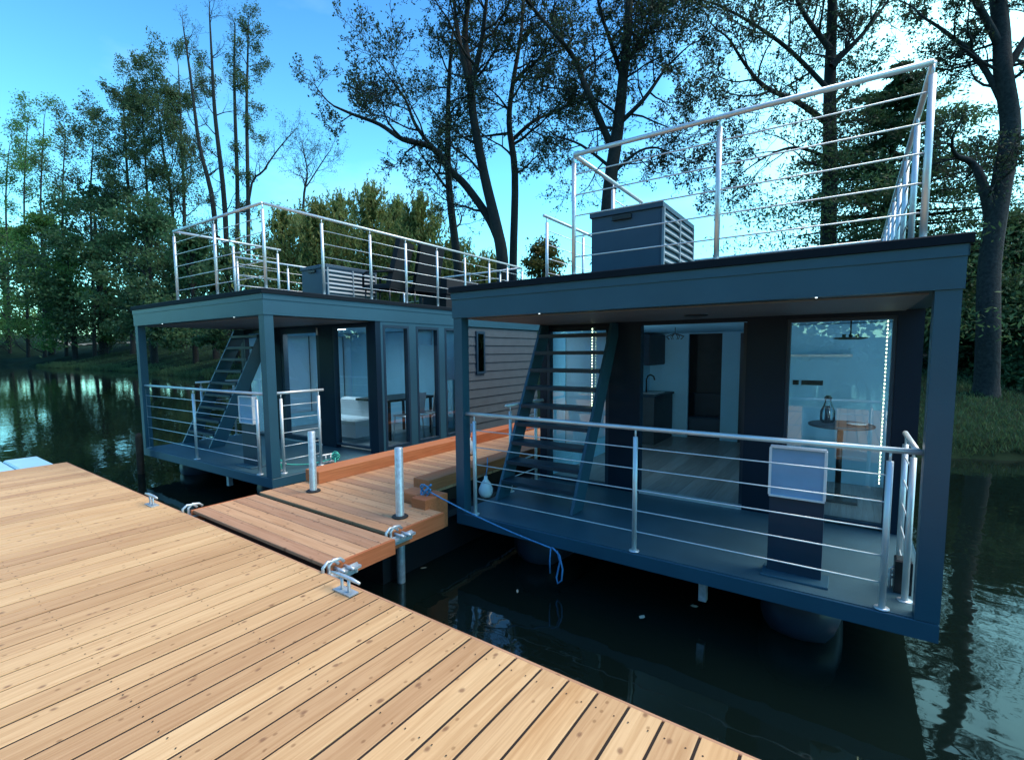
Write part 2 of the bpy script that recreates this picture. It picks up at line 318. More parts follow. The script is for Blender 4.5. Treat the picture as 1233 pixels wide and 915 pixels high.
# ------------------------------------------------------------------ main dock
dock = empty('dock', (0, 0, 0)); tag(dock, 'large pontoon dock of pale larch boards filling the foreground', 'dock')
DZ = .65; mb = MB(); x = -9.12; i = 0
while x < 5.0:
    yc = -4.5
    mb.box(x+.0065, x+.1485, yc, 2.03+random.uniform(-.002, .002), DZ-.028, DZ+random.uniform(-.0015, .0015), .002)
    x += .155
mb.build('deck_boards', M['deck_y'], dock)
sc = MB(); x = -9.12
while x < 2.6:
    for yy in (1.93, 1.35, .75, .15, -.45):
        for q in (.035, .12):
            cx_, cy_ = x+q+random.uniform(-.004, .004), yy+random.uniform(-.008, .008)
            sc.add([(cx_+.0042*math.cos(a*math.pi/3), cy_+.0042*math.sin(a*math.pi/3), DZ+.0030) for a in range(6)], [tuple(range(6))], .5)
    x += .155
tag(sc.build('screw_heads', M['rust'], dock), kind='stuff')
MB().box(-9.12, 5.0, 2.032, 2.054, DZ-.16, DZ-.006, .003).build('edge_board', M['deck_x'], dock)
MB().box(-9.145, -9.123, -4.5, 2.054, DZ-.16, DZ-.006, .003).build('edge_board', M['deck_y'], dock)
MB().box(-9.10, 5.0, -4.5, 2.02, DZ-.14, DZ-.0045).build('frame', M['gap'], dock)  # top raised between the boards so its dark colour paints the seam shade
for x0 in (-8.9, -5.6, -2.3, 1.0): MB().box(x0, x0+2.4, -4.3, 1.75, -.25, DZ-.145, .05).build('float', M['black'], dock)
def cleat(x, y, z, ang, parent, m_, s=1.):
    c, sn = math.cos(ang), math.sin(ang); ax = Vector((c, sn, 0)); ay = Vector((-sn, c, 0)); o = Vector((x, y, z)); mb = MB()
    mb.obox(o+Vector((0, 0, .004*s)), ax*.085*s, ay*.035*s, Vector((0, 0, .004*s)))
    for k in (-1, 1): mb.tube([o+ax*.035*s*k, o+ax*.035*s*k+Vector((0, 0, .085*s))], .010*s, 8)
    mb.tube([o-ax*.14*s+Vector((0, 0, .092*s)), o-ax*.06*s+Vector((0, 0, .098*s)), o+ax*.06*s+Vector((0, 0, .098*s)), o+ax*.14*s+Vector((0, 0, .092*s))], [.009*s, .013*s, .013*s, .009*s], 8)
    return mb.build('cleat', m_, parent)
for cx in (-5.88, -2.70, .95): cleat(cx, 1.955, DZ+.001, 0.0, dock, M['zinc'], 1.05)

# pale blue float module beyond the dock's end
fl = empty('float_platform', (-9.75, 1.0, 0)); tag(fl, 'pale blue plastic float platform beyond the far end of the wooden dock', 'float')
for (y0, y1) in ((-1.2, .0), (.02, .58), (.60, .98)):
    MB().box(-.56, .56, y0, y1, -.2, .60, .02).build('float_cell', M['floatblue'], fl)

# ------------------------------------------------------------------ hinged gangway flap
flap = empty('gangway_flap', (-4.2, 2.08, 0)); tag(flap, 'hinged wooden flap of weathered boards bridging the dock and the landing', 'gangway')
mb = MB(); y = .03
for k in range(5):
    mb.box(-1.12+random.uniform(-.004, .004), 1.07, y, y+.124, DZ-.015, DZ+.012+random.uniform(-.001, .001), .004); y += .128
mb.build('flap_boards', M['deck_x'], flap)
MB().box(1.073, 1.098, .02, .67, DZ-.12, DZ+.010, .003).build('side_board', M['beam_y'], flap)
MB().box(-1.148, -1.123, .02, .67, DZ-.12, DZ+.010, .003).build('side_board', M['beam_y'], flap)
MB().box(-1.0, 1.0, .08, .62, DZ-.10, DZ+.0065).build('flap_frame_gap_shade', M['gap'], flap)  # also fills the flap's board gaps with painted shade
def hinge(x, y, flip, parent):
    h = MB(); z = DZ
    for dy in (0, .05):
        h.tube([(x, y+dy-.10, z-.04), (x, y+dy-.10, z+.03), (x, y+dy-.06, z+.06), (x, y+dy, z+.05), (x, y+dy+.03, z+.02)], .012, 8)
    h.box(x-.01, x+.05, y-.12, y+.20, z-.06, z-.04)
    h.box(x-.005, x+.006, y-.12, y+.20, z-.11, z-.03)
    h.tube([(x-.03, y+.02, z-.02), (x+.09, y+.02, z-.02)], .014, 8); h.tube([(x-.03, y+.10, z-.03), (x+.09, y+.10, z-.03)], .014, 8)
    return h.build('hinge_bracket', M['zinc'], parent)
hinge(1.125, .06, 1, flap); hinge(-1.17, .06, 1, flap)

# ------------------------------------------------------------------ landing / walkway between the houseboats
land = empty('walkway', (-4.3, 2.83, 0)); tag(land, 'wooden landing and walkway running between the two houseboats', 'walkway')
mb = MB(); y = 0.; k = 0
while y < 6.6:
    xl = -1.12; xr = 1.02 if y < .62 else .45
    xr2 = xr; mb.box(xl, xr2, y+.003, y+.133, DZ-.03, DZ+random.uniform(-.0015, .0015), .004); y += .137; k += 1
mb.build('walkway_boards', M['deck_x'], land)
MB().box(1.023, 1.048, 0, .69, DZ-.16, DZ-.004, .003).build('side_board', M['beam_y'], land)
MB().box(-1.10, .42, .05, 6.5, DZ-.20, DZ-.0055).build('walkway_frame_gap_shade', M['gap'], land)  # reaches up between the walkway boards as dark painted gap shade
hinge(1.075, .03, 1, land)
kb = MB()
for (ya, yb, dx) in ((.58, 3.1, 0.), (3.104, 6.6, -.008)): kb.box(-1.125+dx, -.86+dx, ya, yb, DZ+.003, DZ+.15, .006)
kb.build('kerb_beam', M['beam_y'], land)
MB().box(.20, .45, 1.1, 6.6, DZ+.003, DZ+.13, .006).build('kerb_beam', M['beam_y'], land)
MB().box(.40, .66, .70, .92, DZ-.20, DZ+.10, .006).build('fender_block', M['beam_x'], land)
MB().box(.665, .86, .62, .95, DZ-.26, DZ+.10, .006).build('fender_block', M['beam_x'], land)
for fx in (-.9, .0): MB().box(fx, fx+.7, .2, 6.2, -.25, DZ-.205, .05).build('float', M['black'], land)

def pole(x, y, top, lab):
    p = empty('mooring_pole', (x, y, 0)); tag(p, lab, 'pole', 'galvanised poles through the landing')
    MB().tube([(0, 0, -1.2), (0, 0, top-.006), (0, 0, top)], [.04, .04, .034], 16).build('pipe', M['zinc'], p)
    MB().lathe([(.041, DZ+.002), (.075, DZ+.002), (.08, DZ+.008), (.072, DZ+.018), (.042, DZ+.020)], n=18).build('collar', M['rubber'], p)
pole(-4.95, 3.20, 1.34, 'galvanised pole at the left edge of the landing beside the far houseboat')
pole(-3.50, 3.17, 1.33, 'galvanised pole on the landing nearest the blue rope and wooden blocks')
pr = empty('mooring_pile', (-10.50, 3.36, 0)); tag(pr, 'rusty steel pile in the water at the left corner of the far houseboat', 'pile')
MB().tube([(0, 0, -1.2), (0, 0, .62), (.005, .0, .70), (.03, 0, .73)], [.055, .055, .05, .03], 12).build('pipe', M['rust'], pr)

# ------------------------------------------------------------------ houseboats
def rail_post(mb, x, y, z0, z1):
    mb.tube([(x, y, z0), (x, y, z0+.006)], .045, 12); mb.tube([(x, y, z0+.006), (x, y, z1-.075)], .0205, 10); mb.tube([(x, y, z1-.075), (x, y, z1-.015)], .008, 8)
def railing(parent, z0, h, runs, zs, hr=.0195):
    """runs: (p0, p1, [post positions]); cables at heights zs"""
    rr = empty('railing'); rr.parent = parent
    for (p0, p1, posts) in runs:
        p0 = Vector(p0); p1 = Vector(p1)
        for (x, y) in posts:
            b_ = MB(); rail_post(b_, x, y, z0, z0+h); b_.build('post', M['steel'], rr)
        MB().tube([p0+Vector((0, 0, z0+h)), p1+Vector((0, 0, z0+h))], hr, 12).build('handrail', M['steel'], rr)
        q0 = Vector((posts[0][0], posts[0][1], 0)); q1 = Vector((posts[-1][0], posts[-1][1], 0))
        for z in zs: MB().tube([q0+Vector((0, 0, z0+z)), q1+Vector((0, 0, z0+z))], .0058, 6).build('cable', M['steel'], rr)
    return rr
W_, CH, FT = 3.99, 2.082, .26
def framed_pane(parent, x0, x1, z0, z1, y, fw=.05, plane='y', name='window', opaque=None):
    """fixed glazing in a wall; plane y (facade) or plane x (side wall, x0..x1 are then y values and y is x)"""
    f = MB()
    def bx(a0, a1, c0, c1):
        if plane == 'y': f.box(a0, a1, y-.045, y+.045, c0, c1)
        else: f.box(y-.045, y+.045, a0, a1, c0, c1)
    bx(x0, x1, z0, z0+fw); bx(x0, x1, z1-fw, z1); bx(x0, x0+fw, z0+fw, z1-fw); bx(x1-fw, x1, z0+fw, z1-fw)
    w0 = f.build(name, M['paint_dark'], parent); g = MB()
    e = .012
    if plane == 'y': g.add([(x0+fw-e, y, z0+fw-e), (x1-fw+e, y, z0+fw-e), (x1-fw+e, y, z1-fw+e), (x0+fw-e, y, z1-fw+e)], [(0, 1, 2, 3)])
    else: g.add([(y, x0+fw-e, z0+fw-e), (y, x1-fw+e, z0+fw-e), (y, x1-fw+e, z1-fw+e), (y, x0+fw-e, z1-fw+e)], [(0, 1, 2, 3)])
    g.build('pane', M['glass'], w0)
    return w0

def houseboat(loc, rot, s, label, dx, near):
    B = empty('houseboat', loc, rot, s); tag(B, label, 'houseboat', 'two floating houseboats')
    LEN = 6.6
    # hull deck
    MB().box(0, W_, 0, LEN+.3, -.125, -.006, .004).build('deck_frame', M['paint'], B)
    mb = MB(); y = .03
    MB().box(.02, W_-.02, .02, 1.76, -.0045, .0, 0).build('deck_floor', M['deckfloor'], B)
    for px_ in (.75, 3.2):
        MB().tube([(px_, .28, -.34), (px_, .40, -.34), (px_, .7, -.34), (px_, 6.4, -.34)], [.12, .27, .31, .31], 20).build('pontoon', M['pontoon'], B)
    MB().box(2.5, 2.56, .15, .21, -.34, -.126).build('bracket', M['zinc'], B)
    # roof
    rf = MB().box(-.01, W_+.01, -.01, LEN+.5, CH, CH+FT).build('roof', M['paint'], B)
    MB().box(-.035, W_+.035, -.035, LEN+.53, CH+FT+.002, CH+FT+.062, .008).build('roof_edge', M['trim'], rf)
    MB().box(-.018, W_+.018, -.018, -.0105, CH+.19, CH+FT).build('drip_strip', M['paint'], rf)
    MB().box(W_+.0105, W_+.018, -.018, LEN, CH+.19, CH+FT).build('drip_strip', M['paint'], rf)
    MB().box(.14, W_-.14, .13, 1.74, CH-.012, CH-.002).build('soffit', M['soffit'], rf)
    d = MB(); d.lathe([(.001, -.006), (.10, -.006), (.11, 0.), (.11, .008)], (2.2, 1.05, CH-.020), 20); d.build('ceiling_lamp', M['black'], rf)
    for sx in (1.05, 3.25):
        MB().lathe([(.001, 0), (.006, 0), (.008, .006)], (sx, .01, CH-.006), 12).build('spotlight', M['spot'], rf)
    # corner posts
    MB().box(.0, .11, .0, .11, 0, CH-.001).build('corner_post', M['paint'], B)
    MB().box(W_-.125, W_, .0, .12, 0, CH-.001).build('corner_post', M['paint'], B)
    # facade at y = 1.8 from floor to ceiling
    FY = 1.8
    fw = MB()
    fw.box(.0, .10, FY-.05, FY+.05, 0, CH-.001); fw.box(1.0, 1.40, FY-.05, FY+.05, 0, CH-.001)
    fw.box(2.55, 2.92, FY-.05, FY+.05, 0, CH-.001); fw.box(3.80, W_, FY-.05, FY+.05, 0, CH-.001)
    fw.box(1.40, 2.55, FY-.05, FY+.05, CH-.055, CH-.001)
    fw.box(.10, 1.0, FY-.05, FY+.05, CH-.05, CH-.001); fw.box(2.92, 3.80, FY-.05, FY+.05, CH-.05, CH-.001)
    fw.build('front_wall', M['wall_panel'], B)
    framed_pane(B, .102, .998, 0.002, CH-.052, FY, .045); framed_pane(B, 2.922, 3.798, .03 if near else .06, CH-.052, FY, .03)
    MB().box(1.403, 2.547, FY-.06, FY+.06, .0015, .028).build('door_sill', M['steel'], B)
    # sliding door
    if near:      # slid open behind the right-hand panel: only its edge shows
        dr = MB(); dr.box(2.50, 2.548, FY+.055, FY+.09, .03, CH-.06); dr.build('door', M['paint_dark'], B)
    else:
        dr = framed_pane(B, 1.405, 2.545, .03, CH-.058, FY, .075, name='door')
        MB().tube([(2.50, FY-.09, .92), (2.50, FY-.09, 1.12)], .010, 8).build('handle', M['steel'], dr)
        for hz in (.35, 1.9): MB().tube([(2.53, FY-.06, hz), (2.53, FY-.06, hz+.12)], .014, 8).build('hinge', M['steel'], dr)
    for (lx, lz0, lz1) in ((.77, .95, 2.03), (3.73, .46, 2.0)):
        if not near: continue
        ls = MB(); q = lz0
        while q < lz1: ls.box(lx-.004, lx+.004, FY-.056, FY-.0465, q, q+.017); q += .036
        l_ = ls.build('led_strip', M['led'], B)
        la = bpy.data.lights.new('led_room_fill', 'AREA'); la.shape = 'RECTANGLE'; la.size = .03; la.size_y = lz1-lz0; la.energy = 2.8; la.color = (.55, .85, 1.)  # added fill light inside the room, brightens its walls behind the strip
        lo = bpy.data.objects.new('led_room_fill', la); col.objects.link(lo); lo.parent = l_; lo.location = (lx, FY+.06, (lz0+lz1)/2); lo.rotation_euler = (R_(90), 0, 0)
    # side walls
    wl = MB(); wl.box(0, .08, FY+.052, 2.3, 0, CH-.001); wl.box(0, .08, 5.0, LEN, 0, CH-.001); wl.box(0, .08, 2.3, 5.0, 0, .3); wl.box(0, .08, 2.3, 5.0, 1.98, CH-.001)
    wl.build('left_wall', M['siding'], B); [framed_pane(B, q_+.002, q_+.898, .302, 1.978, .04, .03, 'x') for q_ in (2.3, 3.2, 4.1)]  # windows on this unseen side are added to let light into the room
    for yb in (2.31, 3.21, 4.11): MB().box(.098, .101, yb, yb+.88, .30, 1.98).build('blind', M['blind'], B)  # added blinds, unseen from outside, glowing pale to brighten the interior
    X = W_-.04
    openings = ((1.90, 2.46), (2.62, 3.18), (3.34, 3.90))
    ws = MB(); prev = FY+.052
    for (a, c_) in openings:
        ws.box(X-.04, X+.04, prev, a, .0, CH-.001); prev = c_
        ws.box(X-.04, X+.04, a, c_, CH-.055, CH-.001); ws.box(X-.04, X+.04, a, c_, .0, .05)
    ws.box(X-.04, X+.04, prev, 4.02, 0, CH-.001)
    ws.build('side_wall', M['paint'], B)
    for (a, c_) in openings: framed_pane(B, a+.002, c_-.002, .052, CH-.057, X, .04, 'x')
    sd_ = MB(); z = .0
    while z < CH-.02:
        z1 = min(z+.168, CH-.002); sd_.obox((X+.016, (4.02+LEN)/2, (z+z1)/2), (.012, 0, 0), (0, (LEN-4.02)/2, 0), (-.008, 0, (z1-z)/2-.003)); z += .172
    sd_.box(X-.04, X+.0, 4.022, LEN, 0, CH-.001)
    sd_.build('side_cladding', M['siding'], B)
    nw = MB(); nw.box(X+.03, X+.06, 4.25, 4.53, 1.16, 2.0); n0 = nw.build('window', M['paint_dark'], B)
    MB().box(X+.0605, X+.064, 4.30, 4.48, 1.21, 1.95).build('pane', M['glass'], n0)
    MB().box(0.081, X-.041, LEN-.08, LEN, 0, CH-.001).build('rear_wall', M['siding'], B)
    # interior shell
    fb = MB(); q = .085
    while q < X-.06: fb.box(q, min(q+.19, X-.045), FY+.052, LEN-.09, .002, .012); q += .192
    fb.build('room_floor', M['roomfloor'], B)
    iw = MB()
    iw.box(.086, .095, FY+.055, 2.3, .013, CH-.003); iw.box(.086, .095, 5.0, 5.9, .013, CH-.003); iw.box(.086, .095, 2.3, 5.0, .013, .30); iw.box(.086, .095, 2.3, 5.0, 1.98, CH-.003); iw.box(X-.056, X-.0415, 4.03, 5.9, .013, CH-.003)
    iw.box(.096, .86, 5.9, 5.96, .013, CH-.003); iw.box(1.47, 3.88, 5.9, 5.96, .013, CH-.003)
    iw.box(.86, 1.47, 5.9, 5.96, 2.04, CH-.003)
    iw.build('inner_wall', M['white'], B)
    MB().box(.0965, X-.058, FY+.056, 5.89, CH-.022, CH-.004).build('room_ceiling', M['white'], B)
    MB().box(1.79, 2.35, 5.865, 5.895, .014, 2.03).build('inner_door', M['paint_dark'], B)
    # ladder stairs up to the roof hatch
    st = empty('ladder_stairs'); st.parent = B
    y0, z0, y1, z1 = .56, .004, 1.58, CH-.02
    for sx in (.10, 1.08):
        k = MB(); e1 = Vector((0, y1-y0, z1-z0)); e1n = e1.normalized(); pn = Vector((0, e1n.z, -e1n.y))
        k.add([(sx+a, y0+b_, z0) for a in (0, .035) for b_ in (0, .25)]+[(sx+a, y1+b_, z1) for a in (0, .035) for b_ in (0, .25)],
              [(0, 1, 3, 2), (4, 6, 7, 5), (0, 4, 5, 1), (2, 3, 7, 6), (0, 2, 6, 4), (1, 5, 7, 3)]); k.build('stringer', M['paint'], st)
    for i in range(9):
        tt = (i+.9)/9.6; MB().box(.136, 1.079, y0+(y1-y0)*tt-.012, y0+(y1-y0)*tt+.22, z0+(z1-z0)*tt-.012, z0+(z1-z0)*tt+.032, .003).build('tread', M['steps'], st)
    # railings on the porch
    zs = (.175, .36, .54, .725, .905)
    railing(B, 0, 1.075, [((.11, .05, 0), (W_-.13, .05, 0), [(.22+dx, .05), (1.98+dx, .05), (3.70+dx*.6, .05)]),
                         ((W_-.155, .10, 0), (W_-.155, .90, 0), [(W_-.155, .26), (W_-.155, .82)]),
                         ((.06, .86, 0), (.06, 1.72, 0), [(.06, .95), (.06, 1.54)])], zs)
    # roof terrace railings with the hatch left open at the front left corner
    zr = CH+FT+.062; ox = 1.36+(.07 if not near else 0); er = 6.08; m0 = 3.80+(.10 if not near else 0); mid = (ox+m0)/2
    sides = [.10, .94, 1.78, 2.52, 3.28, 4.06, 4.84, 5.50, er]
    railing(B, zr, 1.06, [((ox, .10, 0), (m0, .10, 0), [(ox, .10), (mid, .10), (m0, .10)]),
                          ((m0, .12, 0), (m0, er, 0), [(m0, q) for q in sides[1:]]),
                          ((m0-.02, er, 0), (.14, er, 0), [(m0-.6, er), (2.4, er), (1.25, er), (.14, er)]),
                          ((ox, .12, 0), (ox, 1.82, 0), [(ox, .98), (ox, 1.76)]),
                          ((.14, 1.62, 0), (.14, er, 0), [(.14, 1.70), (.14, 2.75), (.14, 3.8), (.14, 4.9)])],
            (.17, .35, .53, .71, .89))
    return B

LB = (-10.6257, 3.4640, .4473)
boat_l = houseboat(LB, (0, -.0124, .0128), 1.0625, 'navy houseboat moored on the far left side of the walkway with chairs on its roof', -.13, False)
boat_r = houseboat((-3.4482, 3.9362, .5), (0, -.0105, .0024), 1., 'navy houseboat nearest the dock on the right with its glass door slid open', 0, True)

def onboat(B, name, x, y, z, rz=0):
    """a top-level thing standing at local (x,y,z) of a houseboat"""
    s = B.scale.x; m4 = Matrix.LocRotScale(B.location, B.rotation_euler, B.scale)
    o = empty(name, m4 @ Vector((x, y, z))); o.rotation_euler = (B.rotation_euler.x, B.rotation_euler.y, B.rotation_euler.z+rz); o.scale = B.scale
    return o
RZ = CH+FT+.062

def storage_box(B, x, y, label):
    o = onboat(B, 'storage_box', x, y, RZ+.001); tag(o, label, 'storage box', 'storage boxes on the roof terraces')
    b_ = MB(); b_.box(0, .74, 0, 1.10, 0, .70)
    b_.box(.02, .72, -.006, -.001, .03, .67)
    b_.build('body', M['box'], o)
    MB().box(-.015, .755, -.02, 1.12, .702, .76, .012).build('lid', M['box'], o)
    MB().box(.24, .44, -.034, -.008, .64, .685, .004).build('handle', M['black'], o)
    sl_ = MB()
    for k in range(9):
        for (a, c_) in ((.03, .535), (.565, 1.07)):
            sl_.obox((.752, (a+c_)/2, .06+k*.073), (.010, 0, -.016), (0, (c_-a)/2, 0), (.004, 0, .006))
    for yy in (.0, .54, 1.075): sl_.box(.742, .765, yy, yy+.025, .02, .70)
    sl_.build('louvre', M['slat'], o)
storage_box(boat_r, 1.165, .88, 'grey louvred storage box with lid on the near right houseboat roof')
storage_box(boat_l, 1.62, 2.10, 'grey louvred storage box on the far left houseboat roof beside the chairs')

def arm_chair(B, x, y, rz, label):
    o = onboat(B, 'armchair', x, y, RZ+.001, rz); tag(o, label, 'chair', 'dark chairs on the roof terrace')
    for sx in (-.27, .27):
        for sy in (-.24, .26): MB().tube([(sx, sy, 0), (sx*.96, sy*.96, .36)], .016, 8).build('leg', M['black'], o)
    MB().box(-.29, .29, -.27, .27, .36, .44, .02).build('seat', M['charcoal'], o)
    k = MB(); k.obox((0, .34, .82), (.28, 0, 0), (0, .045, -.014), (0, .11, .42)); k.build('backrest', M['charcoal'], o)
    for sx in (-.31, .31):
        a_ = MB(); a_.tube([(sx, -.25, .36), (sx, -.25, .62), (sx, -.18, .655), (sx, .34, .66)], .022, 8); a_.build('armrest', M['charcoal'], o)
arm_chair(boat_l, 2.75, 3.05, R_(-70), 'dark high-backed armchair on the far roof, nearest the storage box')
arm_chair(boat_l, 2.95, 3.75, R_(-100), 'dark high-backed armchair on the far roof, between the other chair and the low sofa')
so_ = onboat(boat_l, 'sofa', 2.9, 4.75, RZ+.001, R_(-90)); tag(so_, 'dark low wicker sofa at the rear of the far houseboat roof', 'sofa')
MB().box(-.55, .55, -.38, .38, .03, .36, .02).build('base', M['charcoal'], so_)
MB().box(-.55, .55, .22, .40, .362, .70, .03).build('backrest', M['charcoal'], so_)
for sx in (-.55, .40): MB().box(sx, sx+.15, -.38, .215, .362, .56, .03).build('armrest', M['charcoal'], so_)
MB().box(-.39, .39, -.36, .21, .363, .47, .03).build('cushion', M['box'], so_)

def info_stand(B, x, y, label):
    o = onboat(B, 'info_stand', x, y, .002); tag(o, label, 'sign stand', 'sign stands behind the porch railings')
    MB().box(-.03, .41, -.13, .10, 0, .016, .004).build('base_plate', M['paint'], o)
    MB().box(.0, .36, -.02, .05, .017, .62, .004).build('column', M['paint_dark'], o)
    MB().box(.01, .35, -.035, .0, .622, .985, .003).build('board', M['print'], o)
    f = MB()
    for a in ((-.002, .362, .608, .622), (-.002, .362, .985, .999)): f.box(a[0], a[1], -.05, .012, a[2], a[3])
    for a in ((-.008, .010), (.350, .368)): f.box(a[0], a[1], -.05, .012, .622, .985)
    f.build('frame', M['whitegloss'], o)
info_stand(boat_r, 2.985, .27, 'pale blue notice board in a white frame behind the near houseboat railing')
info_stand(boat_l, 2.82, .27, 'pale blue notice board in a white frame behind the far houseboat railing')

# ------------------------------------------------------------------ furniture seen through the glass
kc = onboat(boat_r, 'kitchen_counter', .10, 4.75, .014); tag(kc, 'grey kitchen counter with sink seen through the open sliding door', 'counter')
MB().box(0, .48, 0, 1.10, 0, .86).build('cabinet', M['siding'], kc)
MB().box(-.0, .51, -.01, 1.11, .862, .90, .004).build('worktop', M['paint_dark'], kc)
MB().box(.08, .42, .30, .80, .902, .912).build('sink', M['steel'], kc)
MB().tube([(.14, .55, .90), (.14, .55, 1.16), (.17, .55, 1.23), (.22, .55, 1.25), (.28, .55, 1.22), (.30, .55, 1.15)], .014, 10).build('tap', M['black'], kc)
uc = onboat(boat_r, 'wall_cabinet', .10, 4.95, 1.45); tag(uc, 'dark wall cabinet hanging above the kitchen counter', 'cabinet')
MB().box(0, .30, 0, .93, 0, .58).build('cabinet_body', M['paint_dark'], uc); MB().box(.301, .312, .02, .91, .02, .56).build('cabinet_door', M['siding'], uc)
pl = onboat(boat_r, 'pendant_lamp', 1.35, 3.3, CH-.024); tag(pl, 'black wire pendant lamp hanging inside the open door', 'lamp')
MB().tube([(0, 0, 0), (0, 0, -.09)], .005, 6).build('cord', M['black'], pl)
k = MB()
for i in range(8):
    a = i*math.pi/4; k.tube([(.02*math.cos(a), .02*math.sin(a), -.09), (.13*math.cos(a), .13*math.sin(a), -.13), (.09*math.cos(a), .09*math.sin(a), -.17)], .005, 6)
k.build('lamp_shade', M['black'], pl)
bed = onboat(boat_r, 'bed', 1.15, 6.2, .014); tag(bed, 'low dark bed in the room beyond the inner doorway', 'bed')
MB().box(-.8, .8, -.16, .20, 0, .40, .03).build('mattress', M['box'], bed); MB().box(-.8, .8, .205, .25, 0, .85, .01).build('headboard', M['paint_dark'], bed)

tb = onboat(boat_r, 'bistro_table', 3.40, 2.70, .014); tag(tb, 'round pedestal table behind the right-hand window of the near houseboat', 'table')
MB().lathe([(.30, .84), (.32, .85), (.32, .868), (.30, .876)], n=28).build('table_top', M['siding'], tb)
MB().tube([(0, 0, .03), (0, 0, .838)], .030, 12).build('leg', M['black'], tb)
MB().box(-.19, .19, -.17, .17, 0, .028, .008).build('base', M['black'], tb)
ke = onboat(boat_r, 'carafe', 3.27, 2.70, .892); tag(ke, 'glass carafe with black core on the round table behind the window', 'carafe')
MB().lathe([(.055, 0), (.075, .03), (.075, .13), (.045, .20), (.03, .25), (.035, .27)], n=20).build('glass_body', M['clear'], ke)
MB().tube([(0, 0, .005), (0, 0, .19)], [.03, .025], 12).build('core', M['black'], ke)
MB().lathe([(.036, .272), (.04, .285), (.02, .31)], n=16).build('stopper', M['black'], ke)
pt = onboat(boat_r, 'plate', 3.55, 2.62, .892); tag(pt, 'white plate on the right side of the round table', 'plate')
MB().lathe([(.05, 0), (.06, .004), (.10, .016), (.098, .02)], n=24).build('dish', M['whitegloss'], pt)
# partition with sockets and lamp behind that window
pw = onboat(boat_r, 'partition_panel', 2.78, 3.55, .014); tag(pw, 'white partition with dark switch panel behind the round table', 'partition')
MB().box(0, 1.10, 0, .05, 0, 2.03).build('panel', M['white'], pw)
MB().box(.06, .13, -.012, -.001, 1.25, 1.31, .003).build('switch', M['black'], pw)
MB().box(.16, .40, -.012, -.001, 1.25, 1.31, .003).build('switch', M['black'], pw)
MB().box(.02, .70, -.22, -.002, 1.62, 1.65).build('shelf', M['whitegloss'], pw)
fn = onboat(boat_r, 'ceiling_light', 3.45, 2.7, CH-.024); tag(fn, 'dark flat ceiling light with three small heads above the round table', 'lamp')
MB().tube([(0, 0, 0), (0, 0, -.20)], .008, 8).build('rod', M['black'], fn); MB().lathe([(.10, -.225), (.17, -.212), (.14, -.20)], n=20).build('disc', M['black'], fn)
for i in range(3): MB().tube([(-.06+.06*i, 0, -.199), (-.06+.06*i, 0, -.165)], .018, 8).build('head', M['black'], fn)

# far houseboat room
dt = onboat(boat_l, 'dining_table', 2.9, 3.15, .014); tag(dt, 'dark dining table behind the side windows of the far houseboat', 'table')
MB().box(-.45, .45, -.6, .6, .70, .74, .005).build('table_top', M['black'], dt)
for sx in (-.4, .36):
    for sy in (-.55, .51): MB().box(sx, sx+.04, sy, sy+.04, 0, .698).build('leg', M['black'], dt)
def shell_chair(B, x, y, rz, label):
    o = onboat(B, 'dining_chair', x, y, .014, rz); tag(o, label, 'chair', 'pale chairs at the dining table')
    MB().box(-.2, .2, -.2, .2, .44, .465, .01).build('seat', M['whitegloss'], o)
    k = MB(); k.obox((0, .215, .68), (.19, 0, 0), (0, .010, 0), (0, .03, .19)); k.build('backrest', M['whitegloss'], o)
    for sx in (-.17, .17):
        for sy in (-.17, .17): MB().tube([(sx*1.15, sy*1.15, 0), (sx, sy, .438)], .012, 6).build('leg', M['steel'], o)
shell_chair(boat_l, 3.52, 2.85, R_(-90), 'pale chair with metal legs on the window side of the table, nearer the porch')
shell_chair(boat_l, 3.52, 3.45, R_(-90), 'pale chair with metal legs on the window side of the table, farther from the porch')
sf = onboat(boat_l, 'couch', 2.55, 2.45, .014, 0); tag(sf, 'pale couch behind the front window of the far houseboat', 'couch')
MB().box(-.6, .35, -.28, .28, .08, .40, .03).build('base', M['fabric'], sf); MB().box(-.6, .35, .14, .30, .402, .74, .04).build('backrest', M['fabric'], sf)
bl = onboat(boat_l, 'roller_blind', 3.86, 3.36, CH-.06); tag(bl, 'white roller blind pulled half down in the last side window', 'blind')
MB().box(0, .006, .02, .50, -.95, -.03).build('cloth', M['fabric'], bl); MB().tube([(.003, .0, -.015), (.003, .52, -.015)], .022, 10).build('roller', M['whitegloss'], bl)
bl = onboat(boat_l, 'roller_blind', 3.86, 2.64, CH-.06); tag(bl, 'white roller blind pulled slightly down in the middle side window', 'blind')
MB().box(0, .006, .02, .50, -.30, -.03).build('cloth', M['fabric'], bl); MB().tube([(.003, .0, -.015), (.003, .52, -.015)], .022, 10).build('roller', M['whitegloss'], bl)
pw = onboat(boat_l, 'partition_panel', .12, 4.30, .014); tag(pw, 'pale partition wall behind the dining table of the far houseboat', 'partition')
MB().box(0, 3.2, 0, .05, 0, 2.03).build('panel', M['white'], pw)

wl_ = onboat(boat_l, 'ceiling_light', 2.1, 2.35, CH-.024); tag(wl_, 'lit white strip light on the ceiling just inside the far houseboat door', 'lamp')
MB().box(-.40, .40, -.025, .025, -.030, 0).build('housing', M['whitegloss'], wl_)
MB().box(-.38, .38, -.018, .018, -.040, -.031).build('diffuser', emit('strip_diffuser', (.8, .93, 1.), 4), wl_)
la = bpy.data.lights.new('strip_light', 'AREA'); la.shape = 'RECTANGLE'; la.size = .76; la.size_y = .03; la.energy = 14; la.color = (.62, .86, 1.)
lo = bpy.data.objects.new('strip_light', la); col.objects.link(lo); lo.parent = wl_; lo.location = (0, 0, -.045)

